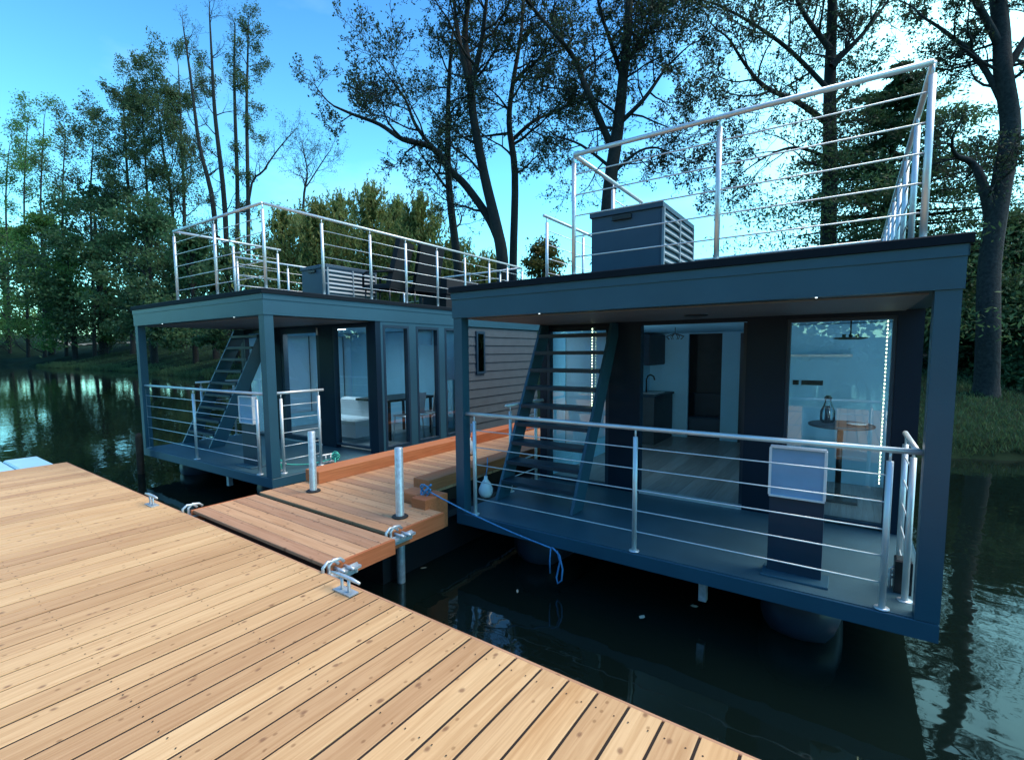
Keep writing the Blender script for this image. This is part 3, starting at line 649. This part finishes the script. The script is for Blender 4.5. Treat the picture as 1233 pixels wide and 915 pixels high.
# ------------------------------------------------------------------ ropes, cleats, fenders
def bz(p0, p1, sag, n=14):
    p0, p1 = Vector(p0), Vector(p1); return [p0.lerp(p1, i/n)-Vector((0, 0, sag*4*(i/n)*(1-i/n))) for i in range(n+1)]
mr = boat_r.matrix_basis.copy(); mr = Matrix.LocRotScale(boat_r.location, boat_r.rotation_euler, boat_r.scale); ml_ = Matrix.LocRotScale(boat_l.location, boat_l.rotation_euler, boat_l.scale)
rp = MB(); A = Vector((-3.56, 3.60, .80)); Bp = mr @ Vector((1.20, -.03, -.125))
rp.tube(bz(A, Bp, .03), .0075, 8)
for i in range(4):
    c_ = A+Vector((random.uniform(-.03, .03), random.uniform(-.03, .03), random.uniform(-.04, .03)))
    rp.tube([c_+Vector((.055*math.cos(a), .04*math.sin(a)*(1 if i % 2 else .4), .06*math.sin(a+i))) for a in [j*math.pi/5 for j in range(10)]], .010, 6)
rp.tube([Bp, Bp+Vector((.02, -.01, .01)), Bp+Vector((.10, -.02, -.04)), Bp+Vector((.14, -.03, -.16)), Bp+Vector((.13, -.03, -.27)), Bp+Vector((.09, -.03, -.31)), Bp+Vector((.07, -.02, -.26)), Bp+Vector((.10, -.01, -.10)), Bp+Vector((.06, 0, -.01))], .0085, 8)
rp.tube([Bp+Vector((0, -.01, 0)), Bp+Vector((-.005, -.02, -.12)), Bp+Vector((.0, -.02, -.24))], .007, 6)
tag(rp.build('mooring_rope', M['rope']), 'blue mooring rope tied to the wooden blocks and looped under the near houseboat deck', 'rope')
cl = cleat(3.62, .30, .002, .2, boat_l, M['zinc'], 1.1)
cl = cleat(3.75, 1.0, .002, 1.4, boat_l, M['zinc'], 1.1)
g0 = ml_ @ Vector((3.62, .30, .03)); g1 = ml_ @ Vector((3.90, 1.0, .08)); gr = MB()
for i in range(5):
    c_ = g0+Vector((0, 0, .02+.018*i)); gr.tube([c_+Vector((.10*math.cos(a)*(1-.08*i), .06*math.sin(a), .02*math.sin(2*a+i))) for a in [j*math.pi/6 for j in range(13)]], .010, 6)
gr.tube([g0+Vector((-.02, 0, .05)), g0+Vector((-.16, .04, .01)), g0+Vector((-.24, .0, .0))], .010, 6)
gr.tube(bz(g0+Vector((0, 0, .08)), g1, .06), .009, 6)
tag(gr.build('mooring_rope', M['ropegreen']), 'green rope wound on a deck cleat behind the far houseboat side railing', 'rope')
gr = MB()
for i in range(4):
    c_ = g1+Vector((.03, 0, .0+.02*i)); gr.tube([c_+Vector((.07*math.cos(a), .05*math.sin(a), .03*math.sin(2*a+i))) for a in [j*math.pi/6 for j in range(13)]], .010, 6)
gr.tube([g1, g1+Vector((.10, -.06, .02)), g1+Vector((.20, -.14, -.10)), g1+Vector((.18, -.16, -.24))], .009, 6)
tag(gr.build('mooring_rope', M['ropegreen']), 'green rope knotted at the deck edge beside the kerb beam and pole', 'rope')
def fender(x, y, z, lab):
    o = empty('fender', (x, y, z)); tag(o, lab, 'fender', 'white fenders hung by the walkway')
    MB().lathe([(.012, .0), (.06, .015), (.085, .06), (.085, .11), (.055, .18), (.022, .225), (.02, .26)], n=18).build('body', M['fender'], o)
    MB().tube([(0, 0, .255), (.0, .03, .36), (-.02, .06, .47)], .006, 6).build('cord', M['rope'], o)
fender(-3.50, 4.52, .50, 'white fender at the near houseboat edge low behind the blue rope post')
fender(-4.72, 5.70, .655, 'white fender standing on the walkway left of the near houseboat corner post')
cbx = onboat(boat_r, 'shore_power_box', 3.83, .42, .002); tag(cbx, 'small dark power box with cables at the right corner of the near porch', 'power box')
MB().box(-.05, .05, -.06, .06, 0, .24, .01).build('body', M['black'], cbx)
for i in range(3): MB().tube([(-.052, -.03+.03*i, .18-.05*i), (-.075, -.03+.03*i, .16-.05*i), (-.07, -.03+.03*i, .02)], .008, 6).build('plug', M['zinc'], cbx)

# ------------------------------------------------------------------ trees
class Leaves:
    def __init__(s): s.p = []; s.s = []; s.c = []
    def add(s, pts, size, cv):
        pts = np.asarray(pts, float).reshape(-1, 3); s.p.append(pts); s.s.append(np.full(len(pts), size)*RNG.uniform(.6, 1.35, len(pts))); s.c.append(np.full(len(pts), cv)+RNG.uniform(-.25, .25, len(pts)))
    def build(s, name, material, parent=None, stretch=1.5, droop=None):
        P = np.concatenate(s.p); S = np.concatenate(s.s)[:, None]; C_ = np.clip(np.concatenate(s.c), 0, 1); n_ = len(P)
        a = RNG.normal(size=(n_, 3)); a /= np.linalg.norm(a, axis=1)[:, None]; b_ = RNG.normal(size=(n_, 3))
        if droop is not None: a = a*.8+np.array(droop); a /= np.linalg.norm(a, axis=1)[:, None]
        b_ = np.cross(a, b_); b_ /= np.linalg.norm(b_, axis=1)[:, None]
        a = a*S*stretch*.5; b_ = b_*S*.5
        V = np.stack([P-a, P+b_, P+a, P-b_], 1).reshape(-1, 3)
        me = bpy.data.meshes.new(name); me.vertices.add(n_*4); me.vertices.foreach_set('co', V.ravel())
        me.loops.add(n_*4); me.loops.foreach_set('vertex_index', np.arange(n_*4)); me.polygons.add(n_)
        me.polygons.foreach_set('loop_start', np.arange(n_)*4); me.polygons.foreach_set('loop_total', np.full(n_, 4))
        at_ = me.attributes.new('v', 'FLOAT', 'POINT'); at_.data.foreach_set('value', np.repeat(C_, 4))
        me.materials.append(material); me.update(calc_edges=True)
        o = bpy.data.objects.new(name, me); col.objects.link(o)
        if parent: o.parent = parent
        return o
def rv(): v = Vector(RNG.normal(size=3)); return v.normalized()
def branch(mb, lv, p, d, Ln, r, level, cfg):
    nseg = 6 if level < 2 else 4; pts = [p.copy()]; d = d.normalized(); step = Ln/nseg; rs = [r]
    for i in range(nseg):
        d = (d+rv()*cfg['wob']+Vector((0, 0, cfg['trop']*(1 if level < 2 else .4)))).normalized(); p = p+d*step; pts.append(p.copy()); rs.append(max(.008, r*(1-(i+1)/nseg*.85)))
    mb.tube(pts, rs, (6, 4, 3, 3)[min(level, 3)], cap=False)
    if level >= cfg['depth']:
        n_ = cfg['leaf_n']; ks = RNG.integers(1, nseg+1, n_); base = np.array([tuple(pts[k]) for k in ks]); cv = RNG.uniform(.2, .8)
        if n_: lv.add(base+RNG.normal(size=(n_, 3))*cfg['leaf_s'], cfg['leaf'], cv)
        return
    nch = cfg['kids'][level]
    for i in range(nch):
        t_ = (i+.6+RNG.uniform(-.3, .3))/nch*.85+.15 if level > 0 else .25+.75*(i+RNG.uniform(0, .9))/nch
        k = min(nseg-1, int(t_*nseg)); q = pts[k].lerp(pts[k+1], t_*nseg-k); dd = (pts[k+1]-pts[k]).normalized()
        side = rv(); side = (side-dd*side.dot(dd)).normalized(); nd = dd*cfg['fwd']+side
        branch(mb, lv, q, nd, Ln*RNG.uniform(.38, .62)*(1.15-t_*.4), rs[k]*.55, level+1, cfg)
def smooth(pts, rs, n_=4):
    P = []; Rr = []
    for i in range(len(pts)-1):
        a = pts[max(i-1, 0)]; b_ = pts[i]; c_ = pts[i+1]; e = pts[min(i+2, len(pts)-1)]
        for k in range(n_):
            t_ = k/n_; P.append(.5*((2*b_)+(c_-a)*t_+(2*a-5*b_+4*c_-e)*t_*t_+(3*b_-a-3*c_+e)*t_**3)); Rr.append(rs[i]+(rs[i+1]-rs[i])*t_)
    P.append(pts[-1]); Rr.append(rs[-1]); return P, Rr
CFG = dict(wob=.28, trop=.05, depth=3, kids=(6, 4, 4), fwd=.9, leaf_n=12, leaf_s=.16, leaf=.10)
def stem_tree(name, label, cat, stems, d, cfg, material, bark='bark', group=None, blen=3., nbr=12, tstart=.3, jitter=.6):
    """stems: lists of (px,py) along each stem plus radii; d metres ahead; first point is dropped to the ground"""
    c_ = dict(CFG); c_.update(cfg); mb = MB(); lv = Leaves(); base = None
    for si, (path, ra, rb) in enumerate(stems):
        off = 0. ; pts = []
        for i, (px_, py_) in enumerate(path):
            off += float(RNG.uniform(-jitter, jitter))*(.0 if i == 0 else 1); pts.append(at(px_, py_, d+(off if si else off*.6)))
        if si == 0:
            b0 = pts[0].copy(); b0.z = gz(b0.x, b0.y)-.3; base = Vector((b0.x, b0.y, b0.z+.3)); pts.insert(0, b0)
        rs = [ra+(rb-ra)*i/(len(pts)-1) for i in range(len(pts))]
        if si == 0: rs[0] *= 1.35
        P, Rr = smooth(pts, rs); mb.tube(P, Rr, 9, cap=False)
        for i in range(nbr if si == 0 else max(3, int(nbr*.7))):
            t_ = (tstart if si == 0 else .15)+(1-(tstart if si == 0 else .15))*(i+RNG.uniform(0, 1))/(nbr if si == 0 else max(3, int(nbr*.7))); t_ = min(t_, .99)
            k = int(t_*(len(P)-1)); dd = (P[k+1]-P[k]).normalized(); side = rv(); side.z *= .3; side = (side-dd*side.dot(dd)).normalized()
            nd = dd*.55+side; L_ = blen*RNG.uniform(.6, 1.15)*(1.1-.55*t_)
            branch(mb, lv, P[k].copy(), nd, L_, min(Rr[k]*.5, .02+L_*.016), 0, c_)
        branch(mb, lv, P[-1].copy(), (P[-1]-P[-2]).normalized(), blen*.6, Rr[-1], 0, c_)
    e = empty(name, base); tag(e, label, cat, group)
    t0 = mb.build('trunk', M[bark], e); t0.location = -base
    if lv.p: l0 = lv.build('crown', M[material], e); l0.location = -base
    return e

BG = 'tall trees standing behind the houseboats'
A1 = dict(leaf=.068, leaf_n=3, leaf_s=.07, kids=(7, 4, 4))
stem_tree('alder_tree', 'slim straight tree seen above the far roof railing, left of the forked tree', 'tree',
          [([(556, 400), (551, 320), (541, 230), (539, 160), (541, 90), (545, 40)], .27, .05)], 22, A1, 'leaf_alder', group=BG, blen=3.38, nbr=13, tstart=.45)
stem_tree('alder_tree', 'forked tree whose long leaning limb reaches far left over the roof terrace', 'tree',
          [([(606, 400), (605, 315), (598, 273), (583, 210), (570, 140), (565, 87), (560, 40), (566, -10), (575, -80)], .30, .07),
           ([(604, 298), (590, 265), (562, 225), (543, 206), (520, 178), (485, 168), (457, 150), (425, 138), (402, 128)], .20, .04),
           ([(568, 115), (556, 65), (549, 20), (540, -40)], .13, .04), ([(567, 105), (580, 50), (586, 0), (600, -60)], .13, .04),
           ([(520, 178), (500, 150), (488, 120), (470, 95)], .09, .03)], 20, A1, 'leaf_alder', group=BG, blen=3.51, nbr=11, tstart=.45)
stem_tree('alder_tree', 'slender tree with kinked upper trunk just right of the forked tree', 'tree',
          [([(617, 400), (618, 311), (620, 210), (613, 147), (618, 98), (628, 35), (630, -30)], .22, .05),
           ([(616, 170), (640, 148), (662, 137), (690, 125)], .09, .03), ([(619, 100), (645, 75), (672, 62)], .07, .03)], 21, A1, 'leaf_alder', group=BG, blen=3.25, nbr=14, tstart=.42)
stem_tree('alder_tree', 'dark tree rising directly behind the near roof storage box', 'tree',
          [([(731, 400), (732, 252), (744, 157), (750, 98), (756, 35), (758, -20), (760, -90)], .34, .09),
           ([(734, 172), (718, 135), (706, 108), (692, 72), (672, 45), (648, 18), (630, -5)], .14, .05), ([(745, 150), (775, 120), (800, 85), (822, 62)], .10, .03),
           ([(733, 200), (700, 175), (672, 165)], .07, .025), ([(748, 90), (735, 50), (722, 10), (715, -40)], .10, .03), ([(752, 80), (775, 40), (790, -10)], .10, .03), ([(738, 210), (765, 185), (790, 178), (815, 190)], .06, .025)],
          19, dict(A1), 'leaf_alder', group=BG, blen=3.38, nbr=11, tstart=.42)
stem_tree('alder_tree', 'thick straight dark tree in front of the conifer, right of the railing middle post', 'tree',
          [([(997, 420), (997, 297), (999, 200), (999, 109), (1001, 40), (1003, -40), (1004, -110)], .36, .12),
           ([(998, 150), (962, 124), (920, 104), (896, 76), (880, 50)], .12, .04), ([(1000, 60), (970, 20), (950, -20)], .12, .04), ([(1001, 80), (1040, 40), (1070, 0)], .11, .04),
           ([(998, 190), (960, 178), (930, 185), (905, 200)], .07, .025), ([(999, 110), (950, 60), (900, 25), (860, 5)], .10, .03)], 19, dict(A1), 'leaf_alder', group=BG, blen=3.51, nbr=12, tstart=.4)
stem_tree('old_tree', 'big rough grey trunk with a broken stub at the right edge of the picture', 'tree',
          [([(1188, 462), (1190, 400), (1192, 315), (1206, 223), (1217, 155), (1208, 86), (1206, 40), (1200, -40), (1210, -120)], .30, .17),
           ([(1195, 275), (1188, 240), (1180, 212), (1170, 196), (1153, 189)], .16, .06), ([(1206, 60), (1180, 10), (1150, -40)], .12, .05), ([(1210, 130), (1180, 75), (1140, 40), (1110, 20)], .09, .03), ([(1208, 90), (1240, 40), (1270, 0)], .12, .05)],
          14, dict(A1, leaf=.055, leaf_n=3), 'leaf_alder', 'barkgrey', group=BG, blen=2.34, nbr=8, tstart=.6, jitter=.25)

BL = 'bare-topped trees on the left bank'
B1 = dict(leaf=.10, leaf_n=7, leaf_s=.20, fwd=1.1, trop=.10, wob=.22, kids=(6, 4, 3))
B0 = dict(B1, leaf_n=2, leaf=.06, kids=(4, 3, 2))
for (path, ra, bl_, nb, cf, lab) in [
    ([(260, 420), (258, 259), (240, 175), (229, 90), (221, 35)], .34, 3.4, 16, B0, 'left one of the two tallest bare-topped trees, leaning left over the railing corner'),
    ([(276, 420), (271, 255), (259, 140), (255, 70), (252, 12)], .34, 3.4, 16, B0, 'tallest bare tree on the left bank, tip nearly at the top of the picture'),
    ([(284, 420), (286, 245), (283, 140), (282, 80), (283, 32)], .28, 1.8, 12, B0, 'thin bare pole-like tree between the tallest tree and the leafy narrow tree'),
    ([(299, 420), (299, 262), (297, 140), (298, 80), (299, 32)], .28, 2.6, 20, dict(B1, leaf_n=6), 'narrow leafy-topped tree, rightmost of the tall group on the left bank'),
    ([(222, 420), (222, 262), (218, 160), (215, 85)], .32, 4.0, 18, B1, 'brown leafy tree left of the two tallest bare trees'),
    ([(207, 420), (208, 259), (196, 180), (188, 110)], .30, 4.2, 18, B1, 'brown leafy tree leaning left above the far porch corner'),
    ([(160, 420), (157, 280), (152, 190), (148, 115)], .34, 5.0, 20, dict(B1, leaf_n=9), 'broad dark brown tree at the left side of the tall group'),
    ([(182, 420), (180, 300), (176, 210), (170, 120)], .30, 4.4, 18, dict(B1, leaf_n=8), 'brown tree between the broad dark tree and the leaning one')]:
    stem_tree('bank_tree', lab, 'tree', [(path, ra, .05)], 46 if path[0][0] > 240 else 58, cf if path[0][0] > 240 else dict(cf, leaf=.13, leaf_n=cf['leaf_n']+3), 'leaf_brown', group=BL, blen=bl_*(1 if path[0][0] > 240 else 1.45), nbr=nb if path[0][0] > 240 else nb+5, tstart=.35 if bl_ > 2 else .5, jitter=.4)
stem_tree('bank_tree', 'small sparse bare tree alone in the gap right of the tall left group', 'tree',
          [([(362, 420), (365, 252), (370, 210), (365, 180)], .17, .03), ([(369, 225), (385, 200), (395, 185)], .06, .03)], 40, dict(B0, leaf_n=3), 'leaf_brown', group=BL, blen=3.0, nbr=11, tstart=.6, jitter=.2)
stem_tree('bank_tree', 'leaning limb tree with sparse twigs over the far railing corner', 'tree',
          [([(300, 420), (300, 240), (318, 205), (335, 180), (352, 160)], .14, .03)], 42, B0, 'leaf_brown', group=BL, blen=2.6, nbr=10, tstart=.5, jitter=.2)
for (x0, top, dd, lab) in [(10, 180, 72, 'thin pale-leaved tree at the very left edge of the picture'), (32, 150, 70, 'tall thin tree second from the left edge with sparse light leaves'),
                           (52, 148, 66, 'tall thin tree third from the left edge, tallest of the pale group'), (78, 165, 64, 'thin pale-leaved tree next to the light green bushy tree'), (112, 160, 60, 'thin leafy tree behind the dark bushy tree')]:
    stem_tree('slender_tree', lab, 'tree', [([(x0+2, 425), (x0, 340), (x0-3, 240), (x0+1, top)], .26, .05)], dd, dict(B1, leaf=.15, leaf_n=6, leaf_s=.35), 'leaf_green' if x0 < 60 else 'leaf_brown', group='pale thin trees on the far left bank', blen=5.0, nbr=15, tstart=.3, jitter=.4)

def mass_tree(name, label, cat, px_, ptop, pw_, d, material, leaf, nblob=34, nleaf=230, group=None, low=.25, pbase=415):
    """bushy tree: trunk, limbs to uneven leaf clumps with gaps between"""
    b0 = at(px_, 420, d); g = gz(b0.x, b0.y); top = at(px_, ptop, d).z; H = top-g; rad = pw_/590.67*d/2
    base = Vector((b0.x, b0.y, g)); mb = MB(); lv = Leaves()
    mb.tube([(0, 0, -.3), (.1, 0, H*.3), (-.05, .1, H*.6), (.05, 0, H*.9)], [H*.02+.05, H*.016+.03, H*.01+.02, .02], 8, cap=False)
    for i in range(nblob):
        u_ = RNG.uniform(0, 1); z = H*(low+(1-low)*u_*.97); prof = math.sin(math.pi*min(1, (.22+.78*u_)))**.6 if u_ < .97 else .2
        a = RNG.uniform(0, 2*math.pi); rr_ = rad*prof*math.sqrt(RNG.uniform(.05, 1))
        c_ = Vector((rr_*math.cos(a), rr_*math.sin(a), z)); s_ = rad*RNG.uniform(.16, .34)
        k = nleaf; pts = RNG.normal(size=(k, 3))*np.array([s_, s_, s_*.62])*.62+np.array(c_); lv.add(pts, leaf, RNG.uniform(.15, .85))
        mb.tube([(0, 0, z*.72), tuple(c_*.5+Vector((0, 0, z*.36+.1))), tuple(c_)], [.05+H*.003, .04, .015], 4, cap=False)
    e = empty(name, base); tag(e, label, cat, group); mb.build('trunk', M['bark'], e); lv.build('crown', M[material], e)
    return e
MT = 'bushy trees along the left bank'
for a in [(125, 215, 135, 62, 'leaf_dark', .26, 60, 300, 'broad very dark bushy tree in the middle of the left bank'),
          (62, 262, 80, 68, 'leaf_green', .24, 40, 260, 'light green bushy tree on the left bank'),
          (12, 265, 80, 76, 'leaf_green', .26, 36, 240, 'light green bushy tree at the left edge of the picture'),
          (185, 245, 110, 50, 'leaf_dark', .24, 46, 280, 'dark bushy tree behind the left end of the far roof'),
          (90, 300, 80, 61, 'leaf_green', .22, 30, 260, 'low light green shrub tree in front of the dark bushy tree'),
          (235, 285, 100, 46, 'leaf_dark', .22, 36, 280, 'dark bushy tree behind the far roof railing corner'),
          (285, 300, 90, 40, 'leaf_dark', .18, 32, 280, 'dark low tree seen between the far roof railing posts'),
          (335, 300, 90, 38, 'leaf_dark', .17, 30, 260, 'dark low tree right of the far roof front corner post')]:
    mass_tree('bushy_tree', a[8], 'tree', a[0], a[1], a[2], a[3], M and a[4], a[5], a[6], a[7], MT, low=.12)
mass_tree('bushy_tree', 'golden green bushy tree low between the two houseboat roofs', 'tree', 655, 291, 62, 26, 'leaf_gold', .10, 40, 240, low=.3)

def conifer(label, px_, ptop, pw_, d, material, leaf, up, dens, group, nwh=16, low=.12, z0=None, name='pine_tree', perb=50):
    b0 = at(px_, 420, d); g = gz(b0.x, b0.y); H = at(px_, ptop, d).z-g; rad = pw_/590.67*d/2
    mb = MB(); lv = Leaves(); mb.tube([(0, 0, -.3), (0, 0, H*.5), (0, 0, H)], [.02*H+.03, .012*H+.02, .015], 8, cap=False)
    nb_ = nwh*dens
    for i in range(nb_):
        t_ = low+(1-low)*(i+RNG.uniform(0, 1))/nb_; L_ = rad*((1-t_)**(.62 if up > 0 else .8))*(1.35 if up > 0 else 1.25)+.08; a = RNG.uniform(0, 2*math.pi); ll = L_*RNG.uniform(.35, 1.25)
        p0 = Vector((0, 0, H*t_)); d_ = Vector((math.cos(a), math.sin(a), up*RNG.uniform(.6, 1.4))); p1 = p0+d_*ll*.6; p2 = p1+Vector((math.cos(a), math.sin(a), up*(2.2 if up > 0 else .3)))*ll*.4
        mb.tube([p0, p1, p2], [.03*ll/2+.01, .012, .006], 3, cap=False)
        k = perb; tt = RNG.uniform(.15, 1.05, k); q = np.array([tuple((p0.lerp(p1, x/.6) if x < .6 else p1.lerp(p2, (x-.6)/.4))) for x in tt])
        lv.add(q+RNG.normal(size=(k, 3))*np.array([1, 1, .45])*(.085*ll+.03), leaf, RNG.uniform(.1, .9))
        if up > 0:
            sh = RNG.uniform(.25, .75); k2 = 16; uu = RNG.uniform(0, 1, k2)[:, None]
            lv.add(np.array(tuple(p2))+np.array([0, 0, sh])*uu+RNG.normal(size=(k2, 3))*np.array([.035, .035, .02]), leaf*.7, .85)
    k = 30; lv.add(np.array([0, 0, H])+np.stack([RNG.normal(size=k)*.06, RNG.normal(size=k)*.06, -RNG.uniform(-.2, 1, k)], 1), leaf, .7)
    e = empty(name, (b0.x, b0.y, g)); tag(e, label, 'tree', group); mb.build('trunk', M['bark'], e)
    lv.build('crown', M[material], e, stretch=3.2, droop=(0, 0, .9 if up > 0 else -.3))
PG = 'young pines behind the far roof terrace'
for a in [(345, 262, 105, 30, 'young pine behind the front corner of the far roof, leftmost of the pines'), (388, 252, 90, 29, 'young pine above the grey storage box on the far roof'),
          (415, 245, 84, 31, 'young pine second from the left above the far handrail'), (452, 236, 99, 28, 'tallest young pine, above the dark armchairs on the far roof'),
          (482, 250, 75, 30, 'young pine just right of the tallest pine'), (508, 246, 90, 27, 'pale young pine beside the slim straight tree'), (545, 300, 90, 26, 'low young pine under the slim straight tree'), (585, 318, 75, 26, 'small young pine at the foot of the forked tree')]:
    conifer(a[4], a[0], a[1], a[2], a[3], 'leaf_pine', .085, .55, 12, PG, 18, .05, perb=46)
for a in [(370, 280, 105, 33), (425, 274, 105, 34), (475, 276, 110, 33)]:
    mass_tree('bushy_tree', {370: 'olive green bush behind the leftmost young pines', 425: 'olive green bush low behind the storage box on the far roof', 475: 'olive green bush low behind the dark armchairs'}[a[0]], 'tree', a[0], a[1]-18, a[2], a[3], 'leaf_pine', .10, 46, 420, 'bushes behind the pines', low=.05)
conifer('large dark conifer with drooping boughs behind the right end of the near roof', 1058, 95, 430, 20, 'leaf_dark', .055, -.10, 9, None, 26, .08, name='spruce_tree', perb=330)
HG = 'dark dense trees at the right edge'
for a in [(1215, 262, 150, 19, 'dark dense tree behind the big trunk at the right edge'), (1210, 345, 150, 16.5, 'dark low bush at the foot of the big trunk, at the right edge'), (1150, 300, 110, 23, 'dark dense tree between the big trunk and the roof corner')]:
    mass_tree('bushy_tree', a[4], 'tree', a[0], a[1], a[2], a[3], 'leaf_dark', .085, 60, 700, HG, low=.0)

# far wood closing the horizon: reads as one mass
lv = Leaves()
for i in range(420):
    x = RNG.uniform(-175, 70); y = shore(x)+RNG.uniform(34, 60)-(12 if x < -70 else 0)
    if x < -110: y = RNG.uniform(-40, 70)
    g = gz(x, y); h_ = RNG.uniform(3, 8); n_ = 130
    if i % 3 == 0: x = RNG.uniform(-110, 90); y = -46-RNG.uniform(0, 16); g = gz(x, y); h_ = RNG.uniform(15, 24); n_ = 520
    lv.add(np.stack([x+RNG.normal(size=n_)*2.6, y+RNG.normal(size=n_)*2.2, g+RNG.uniform(0, 1, n_)**1.2*h_], 1), .55, RNG.uniform(.1, .8))
o = lv.build('far_wood', M['leaf_dark']); tag(o, 'distant dark wood closing the view beyond the banks', 'wood', kind='stuff')
# shore growth
lv = Leaves()
for i in range(5200):
    x = RNG.uniform(-80, 0); d_ = abs(RNG.normal())*.5; y = shore(x)+d_-.35; n_ = 7
    lv.add(np.stack([x+RNG.normal(size=n_)*.05, y+RNG.normal(size=n_)*.05, max(gz(x, y), 0)+RNG.uniform(0, .28, n_)], 1), .022, RNG.uniform(.2, .9))
o = lv.build('shore_grass', M['leaf_dark'], stretch=12, droop=(0, 0, 1.5)); tag(o, 'tufts of dry grass along the waterline', 'grass', kind='stuff')

lv = Leaves()
for i in range(15000):
    if i % 3: x = RNG.uniform(-1, 16); d_ = RNG.uniform(0, 1)**1.5*9
    else: x = RNG.uniform(-75, -15); d_ = RNG.uniform(0, 1)**1.5*10
    y = shore(x)+d_-.2; z = gz(x, y)
    if z < .02: continue
    n_ = 5; lv.add(np.stack([x+RNG.normal(size=n_)*.06, y+RNG.normal(size=n_)*.06, z+RNG.uniform(0, .10, n_)], 1), .018, RNG.uniform(.0, .7))
o = lv.build('bank_grass', M['leaf_dark'], stretch=8, droop=(0, 0, 1.3)); tag(o, 'rough dark grass growing on the bank', 'grass', kind='stuff')
# a few leaves floating on the dark water between dock and near houseboat
for (px_, py_, rz, lab) in [(836, 730, .3, 'pale round leaf floating on the dark water below the near deck bracket'), (773, 743, 1.4, 'thin pale leaf floating left of the round leaf on the dark water'),
                            (623, 712, 2.2, 'small pale leaf floating near the hanging blue rope'), (510, 684, .9, 'small pale leaf floating beside the gangway flap hinge')]:
    d0 = at(px_, py_, 1.)-Vector((0, 0, CAMZ)); p = Vector((0, 0, CAMZ))+d0*(-CAMZ/d0.z)
    k = MB(); ln = .035; wd = .022 if 'round' in lab else .010
    vs = [(-ln, 0, .004), (-ln*.4, wd, .006), (ln*.4, wd*.9, .005), (ln, 0, .008), (ln*.4, -wd, .005), (-ln*.4, -wd*.9, .006), (0, 0, .010)]
    k.add(vs, [(6, i, (i+1) % 6) for i in range(6)]); o = k.build('floating_leaf', M['dryleaf'], None, p); o.rotation_euler = (0, 0, rz); tag(o, lab, 'leaf', 'leaves floating between the dock and the near houseboat')
